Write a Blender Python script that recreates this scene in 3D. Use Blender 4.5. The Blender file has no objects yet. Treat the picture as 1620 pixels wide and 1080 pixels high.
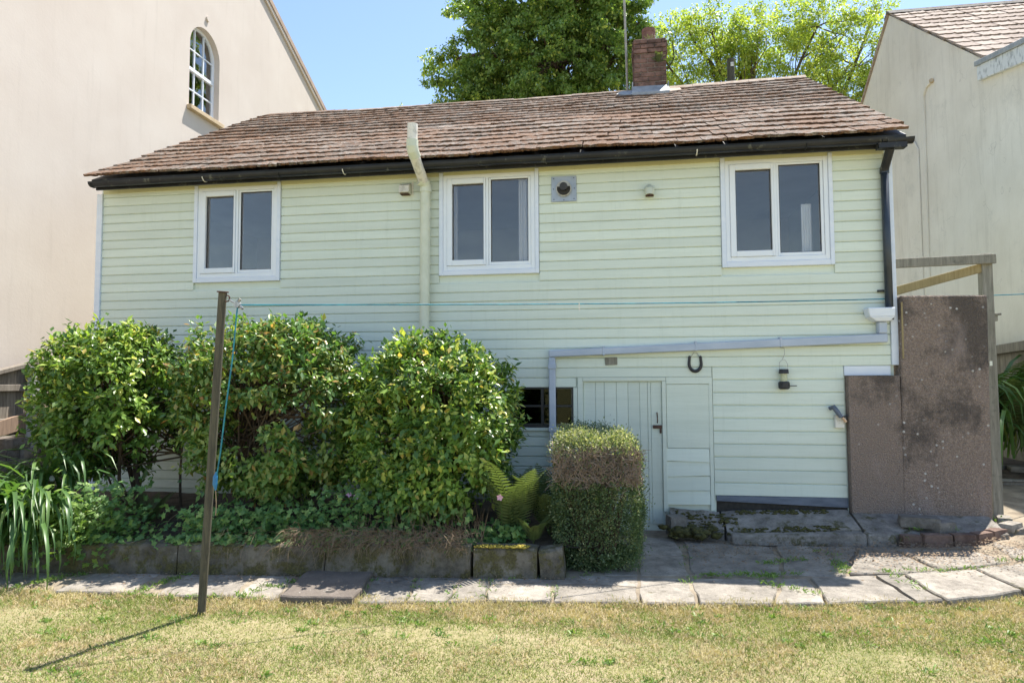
import bpy, bmesh, math, random
import numpy as np
from mathutils import Vector, Matrix, noise

random.seed(7)
rng = np.random.default_rng(11)
C = bpy.context.scene.collection
sc = bpy.context.scene
R = math.radians
# World frame: x runs along the cottage front to the right, y away from the viewer, z up; metres.
# The front wall of the cottage is the plane y = 0, the lawn is z = 0.

# ------------------------------------------------------------------ camera, sky, sun, exposure
cam = bpy.data.cameras.new('camera')
cam.sensor_width = 36
cam.lens = 23.33
cam.clip_end = 2000
co = bpy.data.objects.new('camera', cam)
C.objects.link(co)
_m = Matrix.Rotation(R(8.68), 4, 'Z') @ Matrix.Rotation(R(90 + 3.18), 4, 'X') @ Matrix.Rotation(R(-0.29), 4, 'Z')
_m.translation = Vector((1.102, -7.216, 1.62))
co.matrix_world = _m
sc.camera = co

SUN = Vector((0.28, 0.358, 1.0)).normalized()
SUN_EL = math.asin(SUN.z)
SUN_AZ = math.atan2(SUN.x, SUN.y)
w = bpy.data.worlds.new('World')
sc.world = w
w.use_nodes = True
wn = w.node_tree
sky = wn.nodes.new('ShaderNodeTexSky')
sky.sky_type = 'NISHITA'
sky.sun_disc = False
sky.sun_elevation = SUN_EL
sky.sun_rotation = SUN_AZ
sky.air_density = 1.0
sky.dust_density = 0.4
sky.ozone_density = 0.7
bg = wn.nodes['Background']
wn.links.new(sky.outputs[0], bg.inputs['Color'])
bg.inputs['Strength'].default_value = 0.105
sl = bpy.data.lights.new('sun', 'SUN')
sl.energy = 4.3
sl.angle = R(0.5)
sl.color = (1.0, 0.95, 0.87)
so = bpy.data.objects.new('sun', sl)
C.objects.link(so)
so.rotation_euler = SUN.to_track_quat('Z', 'Y').to_euler()
so.location = SUN * 40
sc.view_settings.view_transform = 'Standard'
sc.view_settings.look = 'None'
sc.view_settings.gamma = 1.0
sc.view_settings.use_curve_mapping = False
sc.view_settings.exposure = 1.34
sc.render.engine = 'CYCLES'
sc.cycles.max_bounces = 8
sc.cycles.diffuse_bounces = 4
sc.cycles.transparent_max_bounces = 12

# ------------------------------------------------------------------ materials
class NT:
    def __init__(s, name):
        s.m = bpy.data.materials.new(name)
        s.m.use_nodes = True
        s.t = s.m.node_tree
        s.p = s.t.nodes['Principled BSDF']
        s.out = s.t.nodes['Material Output']
    def n(s, kind, **kw):
        nd = s.t.nodes.new('ShaderNode' + kind)
        for k, v in kw.items():
            if hasattr(nd, k):
                setattr(nd, k, v)
        return nd
    def l(s, a, b):
        s.t.links.new(a, b)
    def pos(s, scale=(1, 1, 1), obj=False):
        src = s.n('TexCoord').outputs['Object'] if obj else s.n('NewGeometry').outputs['Position']
        mp = s.n('Mapping')
        mp.inputs['Scale'].default_value = scale
        s.l(src, mp.inputs['Vector'])
        return mp.outputs['Vector']
    def noise(s, scale, detail=4, rough=0.6, vec=None, dist=0.0):
        nd = s.n('TexNoise')
        nd.inputs['Scale'].default_value = scale
        nd.inputs['Detail'].default_value = detail
        nd.inputs['Roughness'].default_value = rough
        nd.inputs['Distortion'].default_value = dist
        s.l(vec if vec is not None else s.pos(), nd.inputs['Vector'])
        return nd.outputs['Fac']
    def ramp(s, fac, stops, interp='LINEAR'):
        r = s.n('ValToRGB')
        r.color_ramp.interpolation = interp
        el = r.color_ramp.elements
        while len(el) < len(stops):
            el.new(0.5)
        for e, (p, c) in zip(el, stops):
            e.position = p
            e.color = (*c, 1) if len(c) == 3 else c
        s.l(fac, r.inputs['Fac'])
        return r.outputs['Color']
    def step(s, fac, a, b):
        r = s.n('MapRange')
        r.inputs['From Min'].default_value = a
        r.inputs['From Max'].default_value = b
        s.l(fac, r.inputs['Value'])
        return r.outputs['Result']
    def mix(s, fac, a, b, mode='MIX'):
        mx = s.n('Mix', data_type='RGBA', blend_type=mode)
        for idx, v in ((0, fac), (6, a), (7, b)):
            if isinstance(v, (int, float)):
                mx.inputs[idx].default_value = v
            elif isinstance(v, tuple):
                mx.inputs[idx].default_value = (*v, 1)
            else:
                s.l(v, mx.inputs[idx])
        return mx.outputs[2]
    def math(s, op, a, b=0.0):
        nd = s.n('Math', operation=op)
        for i, v in enumerate((a, b)):
            if isinstance(v, (int, float)):
                nd.inputs[i].default_value = v
            else:
                s.l(v, nd.inputs[i])
        return nd.outputs[0]
    def tint(s):
        a = s.n('Attribute', attribute_name='tint')
        o = s.n('ObjectInfo')
        return s.math('FRACT', s.math('ADD', a.outputs['Fac'], o.outputs['Random']))
    def bump(s, h, strength=0.4, dist=0.01, prev=None):
        b = s.n('Bump')
        b.inputs['Strength'].default_value = strength
        b.inputs['Distance'].default_value = dist
        s.l(h, b.inputs['Height'])
        if prev is not None:
            s.l(prev, b.inputs['Normal'])
        return b.outputs['Normal']
    def done(s, col, rough=0.7, normal=None, metal=0.0, spec=None):
        if isinstance(col, tuple):
            s.p.inputs['Base Color'].default_value = (*col, 1)
        else:
            s.l(col, s.p.inputs['Base Color'])
        if isinstance(rough, (int, float)):
            s.p.inputs['Roughness'].default_value = rough
        else:
            s.l(rough, s.p.inputs['Roughness'])
        s.p.inputs['Metallic'].default_value = metal
        if spec is not None:
            s.p.inputs['Specular IOR Level'].default_value = spec
        if normal is not None:
            s.l(normal, s.p.inputs['Normal'])
        return s.m

def simple(name, c1, c2, scale=6, rough=0.7, bump=0.2, bscale=60, bdist=0.004, stretch=(1, 1, 1), metal=0.0, lo=0.35, hi=0.65, spec=None, pieces=0.0):
    t = NT(name)
    v = t.pos(stretch)
    col = t.ramp(t.noise(scale, 6, 0.65, v), [(lo, c1), (hi, c2)])
    if pieces:
        k = t.math('ADD', t.math('MULTIPLY', t.tint(), pieces * 2), 1 - pieces)
        cb = t.n('CombineColor')
        for i in range(3):
            t.l(k, cb.inputs[i])
        col = t.mix(1.0, col, cb.outputs[0], 'MULTIPLY')
    nrm = t.bump(t.noise(bscale, 4, 0.6, v), bump, bdist) if bump else None
    return t.done(col, rough, nrm, metal, spec)

M = {}
def painted_board(name, base, dirt, amount=0.5, chips=True):
    t = NT(name)
    streak = t.noise(2.2, 5, 0.6, t.pos((0.35, 1, 5)))
    fine = t.noise(9, 5, 0.7, t.pos((0.5, 1, 9)))
    col = t.mix(t.math('MULTIPLY', t.step(streak, 0.45, 0.75), amount), base, dirt)
    k = t.math('ADD', t.math('MULTIPLY', t.tint(), 0.10), 0.95)
    cb = t.n('CombineColor')
    for i in range(3):
        t.l(k, cb.inputs[i])
    col = t.mix(1.0, col, cb.outputs[0], 'MULTIPLY')
    col = t.mix(t.math('MULTIPLY', t.step(fine, 0.50, 0.75), 0.45), col, dirt)
    run = t.noise(3.0, 6, 0.75, t.pos((4, 1, 0.35)))
    col = t.mix(t.math('MULTIPLY', t.step(run, 0.54, 0.72), 0.40), col, dirt)
    if chips:
        spots = t.noise(13, 5, 0.75, None, 0.8)
        col = t.mix(t.step(spots, 0.735, 0.75), col, (0.09, 0.10, 0.075))
    n1 = t.bump(t.noise(40, 5, 0.7, t.pos((0.12, 1, 1.6))), 0.18, 0.004)
    return t.done(col, 0.48, n1)
M['board'] = painted_board('pale green paint', (0.675, 0.735, 0.650), (0.53, 0.59, 0.50))
M['door_paint'] = painted_board('grey green door paint', (0.63, 0.690, 0.615), (0.50, 0.56, 0.48))
M['frieze'] = painted_board('yellowed cream paint', (0.62, 0.60, 0.36), (0.44, 0.42, 0.22), 0.6, False)
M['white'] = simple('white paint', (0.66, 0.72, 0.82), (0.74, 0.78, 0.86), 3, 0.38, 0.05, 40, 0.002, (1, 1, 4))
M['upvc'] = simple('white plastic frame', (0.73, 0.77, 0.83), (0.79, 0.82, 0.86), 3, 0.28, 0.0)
M['blue_grey'] = simple('blue grey paint', (0.075, 0.095, 0.135), (0.13, 0.155, 0.205), 5, 0.5, 0.2, 30, 0.003, (1, 1, 5))
M['pipe_grey'] = simple('pale grey pipe paint', (0.36, 0.42, 0.52), (0.50, 0.55, 0.64), 4, 0.4, 0.1, 30, 0.002, (0.3, 1, 1))
M['cream_pipe'] = simple('cream painted pipe', (0.56, 0.59, 0.46), (0.66, 0.68, 0.56), 5, 0.4, 0.08, 30, 0.002)
M['old_plastic'] = simple('weathered pale plastic', (0.42, 0.40, 0.34), (0.72, 0.69, 0.62), 14, 0.5, 0.1, 50, 0.002, lo=0.3, hi=0.5)
M['metal'] = simple('dull zinc', (0.30, 0.34, 0.40), (0.42, 0.46, 0.52), 6, 0.45, 0.1, 40, 0.002, metal=0.3)
M['lead'] = simple('weathered lead', (0.22, 0.24, 0.26), (0.36, 0.38, 0.40), 7, 0.55, 0.3, 20, 0.01)
M['dark_hole'] = simple('soot and painted hole shade', (0.012, 0.011, 0.010), (0.04, 0.035, 0.03), 20, 0.7)  # soot for the flue; painted shade for the lifting hole and skirting gap
M['iron'] = simple('dark iron', (0.014, 0.014, 0.016), (0.035, 0.033, 0.034), 30, 0.5, 0.4, 80, 0.003)
M['rust'] = simple('rusty iron', (0.045, 0.022, 0.014), (0.12, 0.06, 0.04), 40, 0.8, 0.4, 80, 0.003)
def gutter_mat():
    t = NT('black gutter with lichen')
    base = t.ramp(t.noise(3, 4), [(0.3, (0.010, 0.011, 0.013)), (0.7, (0.028, 0.029, 0.032))])
    li = t.step(t.noise(7, 6, 0.75, t.pos((1, 1, 0.6))), 0.585, 0.68)
    col = t.mix(t.math('MULTIPLY', li, 0.75), base, (0.17, 0.17, 0.13))
    return t.done(col, 0.42, t.bump(t.noise(30, 4), 0.2, 0.004), 0.0, 0.3)
M['gutter'] = gutter_mat()
M['black_pipe'] = simple('black blue pipe paint', (0.020, 0.028, 0.040), (0.038, 0.048, 0.062), 5, 0.38, 0.1, 30, 0.002)
def tile_mat():
    t = NT('old concrete roof tile with moss and lichen')
    base = t.ramp(t.tint(), [(0.0, (0.080, 0.058, 0.044)), (0.5, (0.138, 0.106, 0.084)), (1.0, (0.195, 0.162, 0.136))])
    li = t.step(t.noise(30, 8, 0.8), 0.51, 0.62)
    col = t.mix(t.math('MULTIPLY', li, 0.7), base, (0.43, 0.39, 0.335))
    big = t.noise(1.3, 4, 0.6)
    rs = t.step(t.math('ADD', t.noise(16, 6, 0.75), t.math('MULTIPLY', big, 0.45)), 0.675, 0.77)
    col = t.mix(t.math('MULTIPLY', rs, 0.85), col, (0.155, 0.072, 0.030))
    dk = t.step(t.noise(9, 6, 0.7, t.pos((1, 1.3, 1))), 0.60, 0.72)
    col = t.mix(t.math('MULTIPLY', dk, 0.7), col, (0.055, 0.035, 0.025))
    h = t.math('ADD', t.noise(70, 6, 0.75), t.math('MULTIPLY', t.noise(16, 6, 0.75), 0.9))
    return t.done(col, 0.92, t.bump(h, 0.9, 0.012))
M['tile'] = tile_mat()
M['moss'] = simple('red brown moss', (0.055, 0.026, 0.013), (0.19, 0.095, 0.045), 25, 0.95, 1.0, 120, 0.01)
M['ridge'] = simple('ridge tile mortar', (0.28, 0.19, 0.13), (0.44, 0.37, 0.30), 12, 0.9, 0.6, 60, 0.008)
M['brick'] = simple('old red brick', (0.075, 0.045, 0.036), (0.22, 0.125, 0.098), 9, 0.9, 0.7, 60, 0.006, pieces=0.35)
M['mortar'] = simple('lime mortar', (0.16, 0.13, 0.11), (0.32, 0.28, 0.25), 20, 0.95, 0.6, 60, 0.006)
M['pot'] = simple('terracotta pot', (0.13, 0.065, 0.05), (0.22, 0.11, 0.085), 8, 0.85, 0.3)
def cream_mat():
    t = NT('cream render')
    col = t.ramp(t.noise(0.9, 5, 0.6), [(0.35, (0.510, 0.450, 0.400)), (0.7, (0.555, 0.500, 0.450))])
    st = t.step(t.noise(2.5, 5, 0.7, t.pos((1, 3, 0.22))), 0.55, 0.8)
    col = t.mix(t.math('MULTIPLY', st, 0.38), col, (0.40, 0.355, 0.31))
    sp = t.step(t.noise(5.5, 2, 0.5, t.pos((1, 1, 0.6))), 0.79, 0.82)
    col = t.mix(t.math('MULTIPLY', sp, 0.35), col, (0.36, 0.31, 0.25))
    return t.done(col, 0.9, t.bump(t.math('ADD', t.noise(26, 5, 0.65), t.math('MULTIPLY', t.noise(3, 3), 0.8)), 0.25, 0.006))
M['cream'] = cream_mat()
def greyrender_mat():
    t = NT('grey weathered render')
    col = t.ramp(t.noise(0.8, 6, 0.65), [(0.3, (0.68, 0.63, 0.54)), (0.7, (0.82, 0.77, 0.68))])
    st = t.step(t.noise(2.4, 6, 0.75, t.pos((1, 2.2, 0.25))), 0.50, 0.80)
    col = t.mix(t.math('MULTIPLY', st, 0.60), col, (0.50, 0.46, 0.39))
    cr = t.math('MULTIPLY', t.step(t.math('ABSOLUTE', t.math('SUBTRACT', t.noise(0.7, 4, 0.55), 0.5)), 0.0022, 0.0), t.step(t.noise(0.5, 2), 0.52, 0.60))
    col = t.mix(t.math('MULTIPLY', cr, 0.35), col, (0.26, 0.24, 0.21))
    top = t.step(t.noise(1.1, 6, 0.8), 0.58, 0.72)
    col = t.mix(t.math('MULTIPLY', top, 0.30), col, (0.34, 0.335, 0.30))
    return t.done(col, 0.92, t.bump(t.noise(14, 6, 0.7), 0.35, 0.012))
M['grey_render'] = greyrender_mat()
M['sill'] = simple('stone coloured sill', (0.42, 0.32, 0.20), (0.55, 0.43, 0.28), 9, 0.7, 0.2)
M['verge'] = simple('painted verge', (0.28, 0.20, 0.14), (0.40, 0.30, 0.21), 5, 0.6, 0.1)
def pink_tile():
    t = NT('sun bleached interlocking tile')
    col = t.ramp(t.tint(), [(0, (0.22, 0.165, 0.130)), (1, (0.36, 0.295, 0.245))])
    li = t.step(t.noise(22, 6, 0.75), 0.55, 0.68)
    col = t.mix(t.math('MULTIPLY', li, 0.6), col, (0.55, 0.48, 0.40))
    dk = t.step(t.noise(7, 6, 0.75), 0.60, 0.72)
    col = t.mix(t.math('MULTIPLY', dk, 0.7), col, (0.09, 0.065, 0.045))
    return t.done(col, 0.92, t.bump(t.noise(50, 6, 0.7), 0.5, 0.01))
M['pink_tile'] = pink_tile()
M['flaked'] = simple('flaking white board', (0.30, 0.32, 0.33), (0.66, 0.68, 0.69), 16, 0.7, 0.5, 40, 0.006, (1, 1, 0.4), lo=0.35, hi=0.5)
def roughcast():
    t = NT('brown pebbled concrete')
    vor = t.n('TexVoronoi')
    vor.inputs['Scale'].default_value = 75
    t.l(t.pos(), vor.inputs['Vector'])
    col = t.ramp(t.noise(90, 3, 0.8), [(0.34, (0.175, 0.130, 0.104)), (0.5, (0.250, 0.190, 0.155)), (0.66, (0.36, 0.285, 0.237))])
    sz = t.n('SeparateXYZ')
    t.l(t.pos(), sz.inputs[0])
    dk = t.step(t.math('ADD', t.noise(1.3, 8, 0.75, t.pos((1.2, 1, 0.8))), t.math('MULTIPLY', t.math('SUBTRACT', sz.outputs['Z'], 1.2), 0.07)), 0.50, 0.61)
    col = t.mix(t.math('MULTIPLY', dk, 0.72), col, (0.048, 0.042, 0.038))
    lm = t.step(t.noise(1.6, 5, 0.65, t.pos((2.0, 1, 0.8))), 0.56, 0.70)
    col = t.mix(t.math('MULTIPLY', lm, 0.45), col, (0.36, 0.29, 0.265))
    v2 = t.n('TexVoronoi')
    v2.inputs['Scale'].default_value = 17
    t.l(t.pos(), v2.inputs['Vector'])
    rnd = t.n('SeparateColor')
    t.l(v2.outputs['Color'], rnd.inputs[0])
    inside = t.step(t.math('ADD', v2.outputs['Distance'], t.math('MULTIPLY', t.noise(60, 4, 0.7), 0.22)), 0.36, 0.26)
    few = t.math('MULTIPLY', t.step(rnd.outputs[0], 0.72, 0.74), t.step(t.noise(1.5, 3), 0.40, 0.58))
    col = t.mix(t.math('MULTIPLY', t.math('MULTIPLY', inside, few), 0.85), col, (0.60, 0.58, 0.55))
    h = t.math('ADD', t.math('MULTIPLY', vor.outputs['Distance'], -1.0), t.noise(60, 4))
    return t.done(col, 0.95, t.bump(h, 1.0, 0.012))
M['roughcast'] = roughcast()
def slab_mat(name, a, b, moss=0.0, sc_=1.0):
    t = NT(name)
    col = t.ramp(t.noise(4 * sc_, 9, 0.78), [(0.36, a), (0.62, b)])
    k = t.math('ADD', t.math('MULTIPLY', t.tint(), 0.3), 0.85)
    cb = t.n('CombineColor')
    for i in range(3):
        t.l(k, cb.inputs[i])
    col = t.mix(1.0, col, cb.outputs[0], 'MULTIPLY')
    dk = t.step(t.noise(15 * sc_, 8, 0.8), 0.53, 0.64)
    col = t.mix(t.math('MULTIPLY', dk, 0.55), col, (0.11, 0.095, 0.075))
    lt = t.step(t.noise(7 * sc_, 5, 0.8), 0.63, 0.70)
    col = t.mix(t.math('MULTIPLY', lt, 0.45), col, (0.50, 0.48, 0.43))
    if moss:
        ms = t.step(t.noise(6, 6, 0.75), 0.62 - moss * 0.2, 0.72 - moss * 0.2)
        mc = t.ramp(t.noise(60, 3), [(0.3, (0.035, 0.030, 0.010)), (0.7, (0.13, 0.115, 0.03))])
        col = t.mix(t.math('MULTIPLY', ms, 0.9), col, mc)
    h = t.math('ADD', t.noise(9, 9, 0.8), t.math('MULTIPLY', t.noise(55, 6, 0.75), 0.6))
    return t.done(col, 0.93, t.bump(h, 0.8, 0.018))
M['slab'] = slab_mat('worn stone slab', (0.180, 0.160, 0.134), (0.385, 0.345, 0.292), 0.10)
M['iron_slab'] = slab_mat('brown stone slab', (0.14, 0.115, 0.095), (0.22, 0.185, 0.155))
M['apron'] = slab_mat('cracked concrete', (0.12, 0.105, 0.088), (0.31, 0.28, 0.245), 0.45)
M['block'] = slab_mat('mossy concrete block', (0.07, 0.06, 0.045), (0.22, 0.195, 0.15), 0.8)
M['stone'] = slab_mat('grey rubble stone', (0.08, 0.07, 0.06), (0.22, 0.20, 0.175), 0.2)
M['old_brick'] = slab_mat('worn kerb brick', (0.11, 0.065, 0.05), (0.24, 0.16, 0.125), 0.15)
M['yellow_moss'] = simple('yellow moss', (0.22, 0.17, 0.02), (0.42, 0.33, 0.05), 30, 0.95, 0.8, 120, 0.006)
M['green_moss'] = simple('green brown moss', (0.035, 0.035, 0.010), (0.11, 0.10, 0.025), 30, 0.95, 0.9, 120, 0.008)
M['soil'] = simple('dark soil', (0.045, 0.032, 0.022), (0.13, 0.095, 0.065), 9, 0.95, 0.8, 50, 0.02)
M['yard'] = simple('trodden earth', (0.17, 0.135, 0.095), (0.33, 0.275, 0.20), 5, 0.95, 0.6, 40, 0.012)
def wood(name, a, b, g=0.0):
    t = NT(name)
    n1 = t.noise(7, 6, 0.7, t.pos((6, 6, 0.5)), 0.6)
    col = t.ramp(n1, [(0.3, a), (0.7, b)])
    k = t.math('ADD', t.math('MULTIPLY', t.tint(), 0.4), 0.8)
    cb = t.n('CombineColor')
    for i in range(3):
        t.l(k, cb.inputs[i])
    col = t.mix(1.0, col, cb.outputs[0], 'MULTIPLY')
    if g:
        lk = t.step(t.noise(9, 6, 0.75), 0.55, 0.68)
        col = t.mix(t.math('MULTIPLY', lk, g), col, (0.07, 0.07, 0.05))
    return t.done(col, 0.88, t.bump(n1, 0.5, 0.006))
M['fence'] = wood('weathered fence board', (0.14, 0.115, 0.09), (0.30, 0.265, 0.22))
M['fence_brown'] = wood('brown gravel board', (0.17, 0.115, 0.08), (0.30, 0.21, 0.15))
M['rail'] = wood('grey timber rail', (0.15, 0.14, 0.11), (0.32, 0.30, 0.25), 0.6)
M['brace'] = wood('yellowish timber', (0.25, 0.19, 0.09), (0.42, 0.34, 0.18), 0.2)
M['pole'] = wood('old pole with algae', (0.035, 0.032, 0.026), (0.105, 0.095, 0.062), 0.3)
M['conc_post'] = simple('grey concrete post', (0.30, 0.30, 0.30), (0.42, 0.42, 0.42), 20, 0.9, 0.3)
M['mast'] = simple('galvanised mast', (0.26, 0.25, 0.22), (0.42, 0.40, 0.36), 8, 0.6, 0.1)
M['teal'] = simple('teal cord', (0.003, 0.085, 0.14), (0.015, 0.26, 0.34), 30, 0.5, 0.0, stretch=(0.4, 0.4, 0.4), lo=0.3, hi=0.7)
M['steel'] = simple('grey steel', (0.25, 0.25, 0.25), (0.45, 0.45, 0.44), 30, 0.4, 0.1, metal=0.6)
M['bark'] = simple('brown bark', (0.06, 0.042, 0.03), (0.16, 0.115, 0.08), 12, 0.95, 0.7, 40, 0.01, (1, 1, 0.25))
M['twig'] = simple('bare twig', (0.15, 0.11, 0.085), (0.31, 0.235, 0.18), 12, 0.9, 0.0)
M['dry'] = simple('dry stalk', (0.17, 0.11, 0.07), (0.33, 0.24, 0.15), 12, 0.9, 0.0)
M['room'] = simple('room plaster', (0.60, 0.59, 0.57), (0.68, 0.67, 0.65), 2, 0.9, 0.0)
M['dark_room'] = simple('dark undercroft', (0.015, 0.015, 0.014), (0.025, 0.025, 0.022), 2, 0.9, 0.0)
M['copper'] = simple('pale orange fitting', (0.55, 0.30, 0.14), (0.75, 0.55, 0.38), 40, 0.5, 0.0)
M['blue_plastic'] = simple('blue plastic', (0.01, 0.13, 0.30), (0.03, 0.20, 0.40), 20, 0.4, 0.0)
M['seed'] = simple('clear seed tube', (0.40, 0.42, 0.25), (0.55, 0.56, 0.40), 60, 0.25, 0.0)

def glass(name, refl, tintc, gcol=(1, 1, 1), fk=1.0):
    t = NT(name)
    t.t.nodes.remove(t.p)
    tr = t.n('BsdfTransparent')
    tr.inputs['Color'].default_value = (*tintc, 1)
    gl = t.n('BsdfGlossy')
    gl.inputs['Roughness'].default_value = 0.02
    gl.inputs['Color'].default_value = (*gcol, 1)
    t.l(t.bump(t.noise(2.2, 2), 0.25, 0.02), gl.inputs['Normal'])
    lw = t.n('Fresnel')
    lw.inputs['IOR'].default_value = 1.5
    mx = t.n('MixShader')
    t.l(t.math('ADD', t.math('MULTIPLY', lw.outputs[0], fk), refl), mx.inputs[0])
    t.l(tr.outputs[0], mx.inputs[1])
    t.l(gl.outputs[0], mx.inputs[2])
    t.l(mx.outputs[0], t.out.inputs['Surface'])
    return t.m
M['glass'] = glass('window glass', 0.035, (0.955, 0.955, 0.955), (1.0, 0.93, 0.86))
M['glass_up'] = glass('sky reflecting glass', 0.16, (0.95, 0.96, 0.97))
M['glass_low'] = glass('old dark glass', 0.0, (0.5, 0.5, 0.48), (0.8, 0.9, 0.7), 0.45)

def gingham():
    t = NT('gingham curtain')
    ch = t.n('TexChecker')
    ch.inputs['Scale'].default_value = 36
    t.l(t.n('TexCoord').outputs['UV'], ch.inputs['Vector'])
    col = t.mix(ch.outputs['Fac'], (0.80, 0.81, 0.83), (0.38, 0.42, 0.50))
    return t.done(col, 0.9)
M['gingham'] = gingham()

def leafmat(name, stops, rough=0.38, trans=0.32, tcol=1.6, spec=0.5):
    t = NT(name)
    col = t.ramp(t.tint(), stops)
    col = t.mix(t.math('MULTIPLY', t.step(t.noise(3.0, 3), 0.35, 0.7), 0.25), col, tuple(c * 0.6 for c in stops[0][1]))
    m = t.done(col, rough, None, 0.0, spec)
    tb = t.n('BsdfTranslucent')
    bright = t.mix(1.0, col, (tcol, tcol * 1.05, tcol * 0.5), 'MULTIPLY')
    t.l(bright, tb.inputs['Color'])
    mx = t.n('MixShader')
    mx.inputs[0].default_value = trans
    t.l(t.p.outputs[0], mx.inputs[1])
    t.l(tb.outputs[0], mx.inputs[2])
    t.l(mx.outputs[0], t.out.inputs['Surface'])
    return m
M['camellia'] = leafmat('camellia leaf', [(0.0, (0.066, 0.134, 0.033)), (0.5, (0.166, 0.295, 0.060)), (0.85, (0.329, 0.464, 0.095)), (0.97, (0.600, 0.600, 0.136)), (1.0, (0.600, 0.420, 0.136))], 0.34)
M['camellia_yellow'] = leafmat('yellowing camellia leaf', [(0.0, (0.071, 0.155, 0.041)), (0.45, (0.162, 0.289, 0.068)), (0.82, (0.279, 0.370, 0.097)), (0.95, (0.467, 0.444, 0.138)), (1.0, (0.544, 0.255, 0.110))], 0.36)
M['camellia_part'] = leafmat('camellia outer leaf', [(0.0, (0.075, 0.140, 0.036)), (0.5, (0.125, 0.205, 0.050)), (1.0, (0.200, 0.275, 0.070))], 0.34)
M['camellia_yellow_part'] = leafmat('camellia outer pale leaf', [(0.0, (0.085, 0.160, 0.042)), (0.5, (0.150, 0.240, 0.060)), (0.94, (0.255, 0.310, 0.085)), (1.0, (0.42, 0.30, 0.10))], 0.36)
M['box_leaf'] = leafmat('small box leaf', [(0.0, (0.060, 0.100, 0.042)), (0.55, (0.150, 0.215, 0.090)), (0.75, (0.34, 0.36, 0.185)), (1.0, (0.56, 0.53, 0.34))], 0.45)
M['box_dark'] = leafmat('dark box leaf', [(0.0, (0.039, 0.079, 0.035)), (1.0, (0.137, 0.198, 0.078))], 0.5)
M['strap'] = leafmat('strap leaf', [(0.0, (0.055, 0.125, 0.035)), (0.6, (0.105, 0.205, 0.056)), (0.975, (0.155, 0.255, 0.066)), (1.0, (0.36, 0.38, 0.09))], 0.4, 0.3)
M['fern'] = leafmat('fern frond', [(0.0, (0.075, 0.115, 0.035)), (1.0, (0.165, 0.205, 0.075))], 0.6, 0.30, 1.4)
M['geranium'] = leafmat('geranium leaf', [(0.0, (0.078, 0.178, 0.056)), (0.7, (0.179, 0.316, 0.088)), (1.0, (0.314, 0.420, 0.118))], 0.55, 0.3)
M['grass'] = leafmat('dry summer grass', [(0.0, (0.150, 0.215, 0.050)), (0.28, (0.285, 0.325, 0.100)), (0.52, (0.440, 0.400, 0.190)), (0.8, (0.550, 0.450, 0.280)), (1.0, (0.420, 0.320, 0.200))], 0.7, 0.25, 1.3, 0.25)
M['weed'] = leafmat('fresh weed leaf', [(0.0, (0.086, 0.173, 0.036)), (1.0, (0.234, 0.345, 0.072))], 0.5, 0.3)
M['tree_dark'] = leafmat('dense tree leaf', [(0.0, (0.124, 0.208, 0.053)), (0.6, (0.260, 0.374, 0.086)), (1.0, (0.546, 0.600, 0.138))], 0.42, 0.35, 1.7)
M['tree_light'] = leafmat('yellow green leaf', [(0.0, (0.138, 0.207, 0.044)), (0.5, (0.301, 0.382, 0.077)), (1.0, (0.600, 0.589, 0.114))], 0.45, 0.45, 1.7)
M['petal'] = simple('lilac petal', (0.42, 0.24, 0.55), (0.55, 0.34, 0.62), 30, 0.6, 0.0)
M['petal_pink'] = simple('pink petal', (0.62, 0.30, 0.42), (0.70, 0.42, 0.50), 30, 0.6, 0.0)
M['petal_white'] = simple('white petal', (0.62, 0.62, 0.52), (0.75, 0.75, 0.66), 30, 0.6, 0.0)
def lawn_mat():
    t = NT('dry mown lawn')
    n1 = t.noise(1.5, 6, 0.7)
    n2 = t.noise(26, 5, 0.75)
    col = t.ramp(t.math('ADD', t.math('MULTIPLY', n1, 0.6), t.math('MULTIPLY', n2, 0.4)),
                 [(0.36, (0.20, 0.20, 0.075)), (0.50, (0.36, 0.31, 0.16)), (0.64, (0.43, 0.335, 0.225))])
    return t.done(col, 0.95, t.bump(t.noise(90, 5, 0.8), 0.8, 0.02))
M['lawn'] = lawn_mat()

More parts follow.
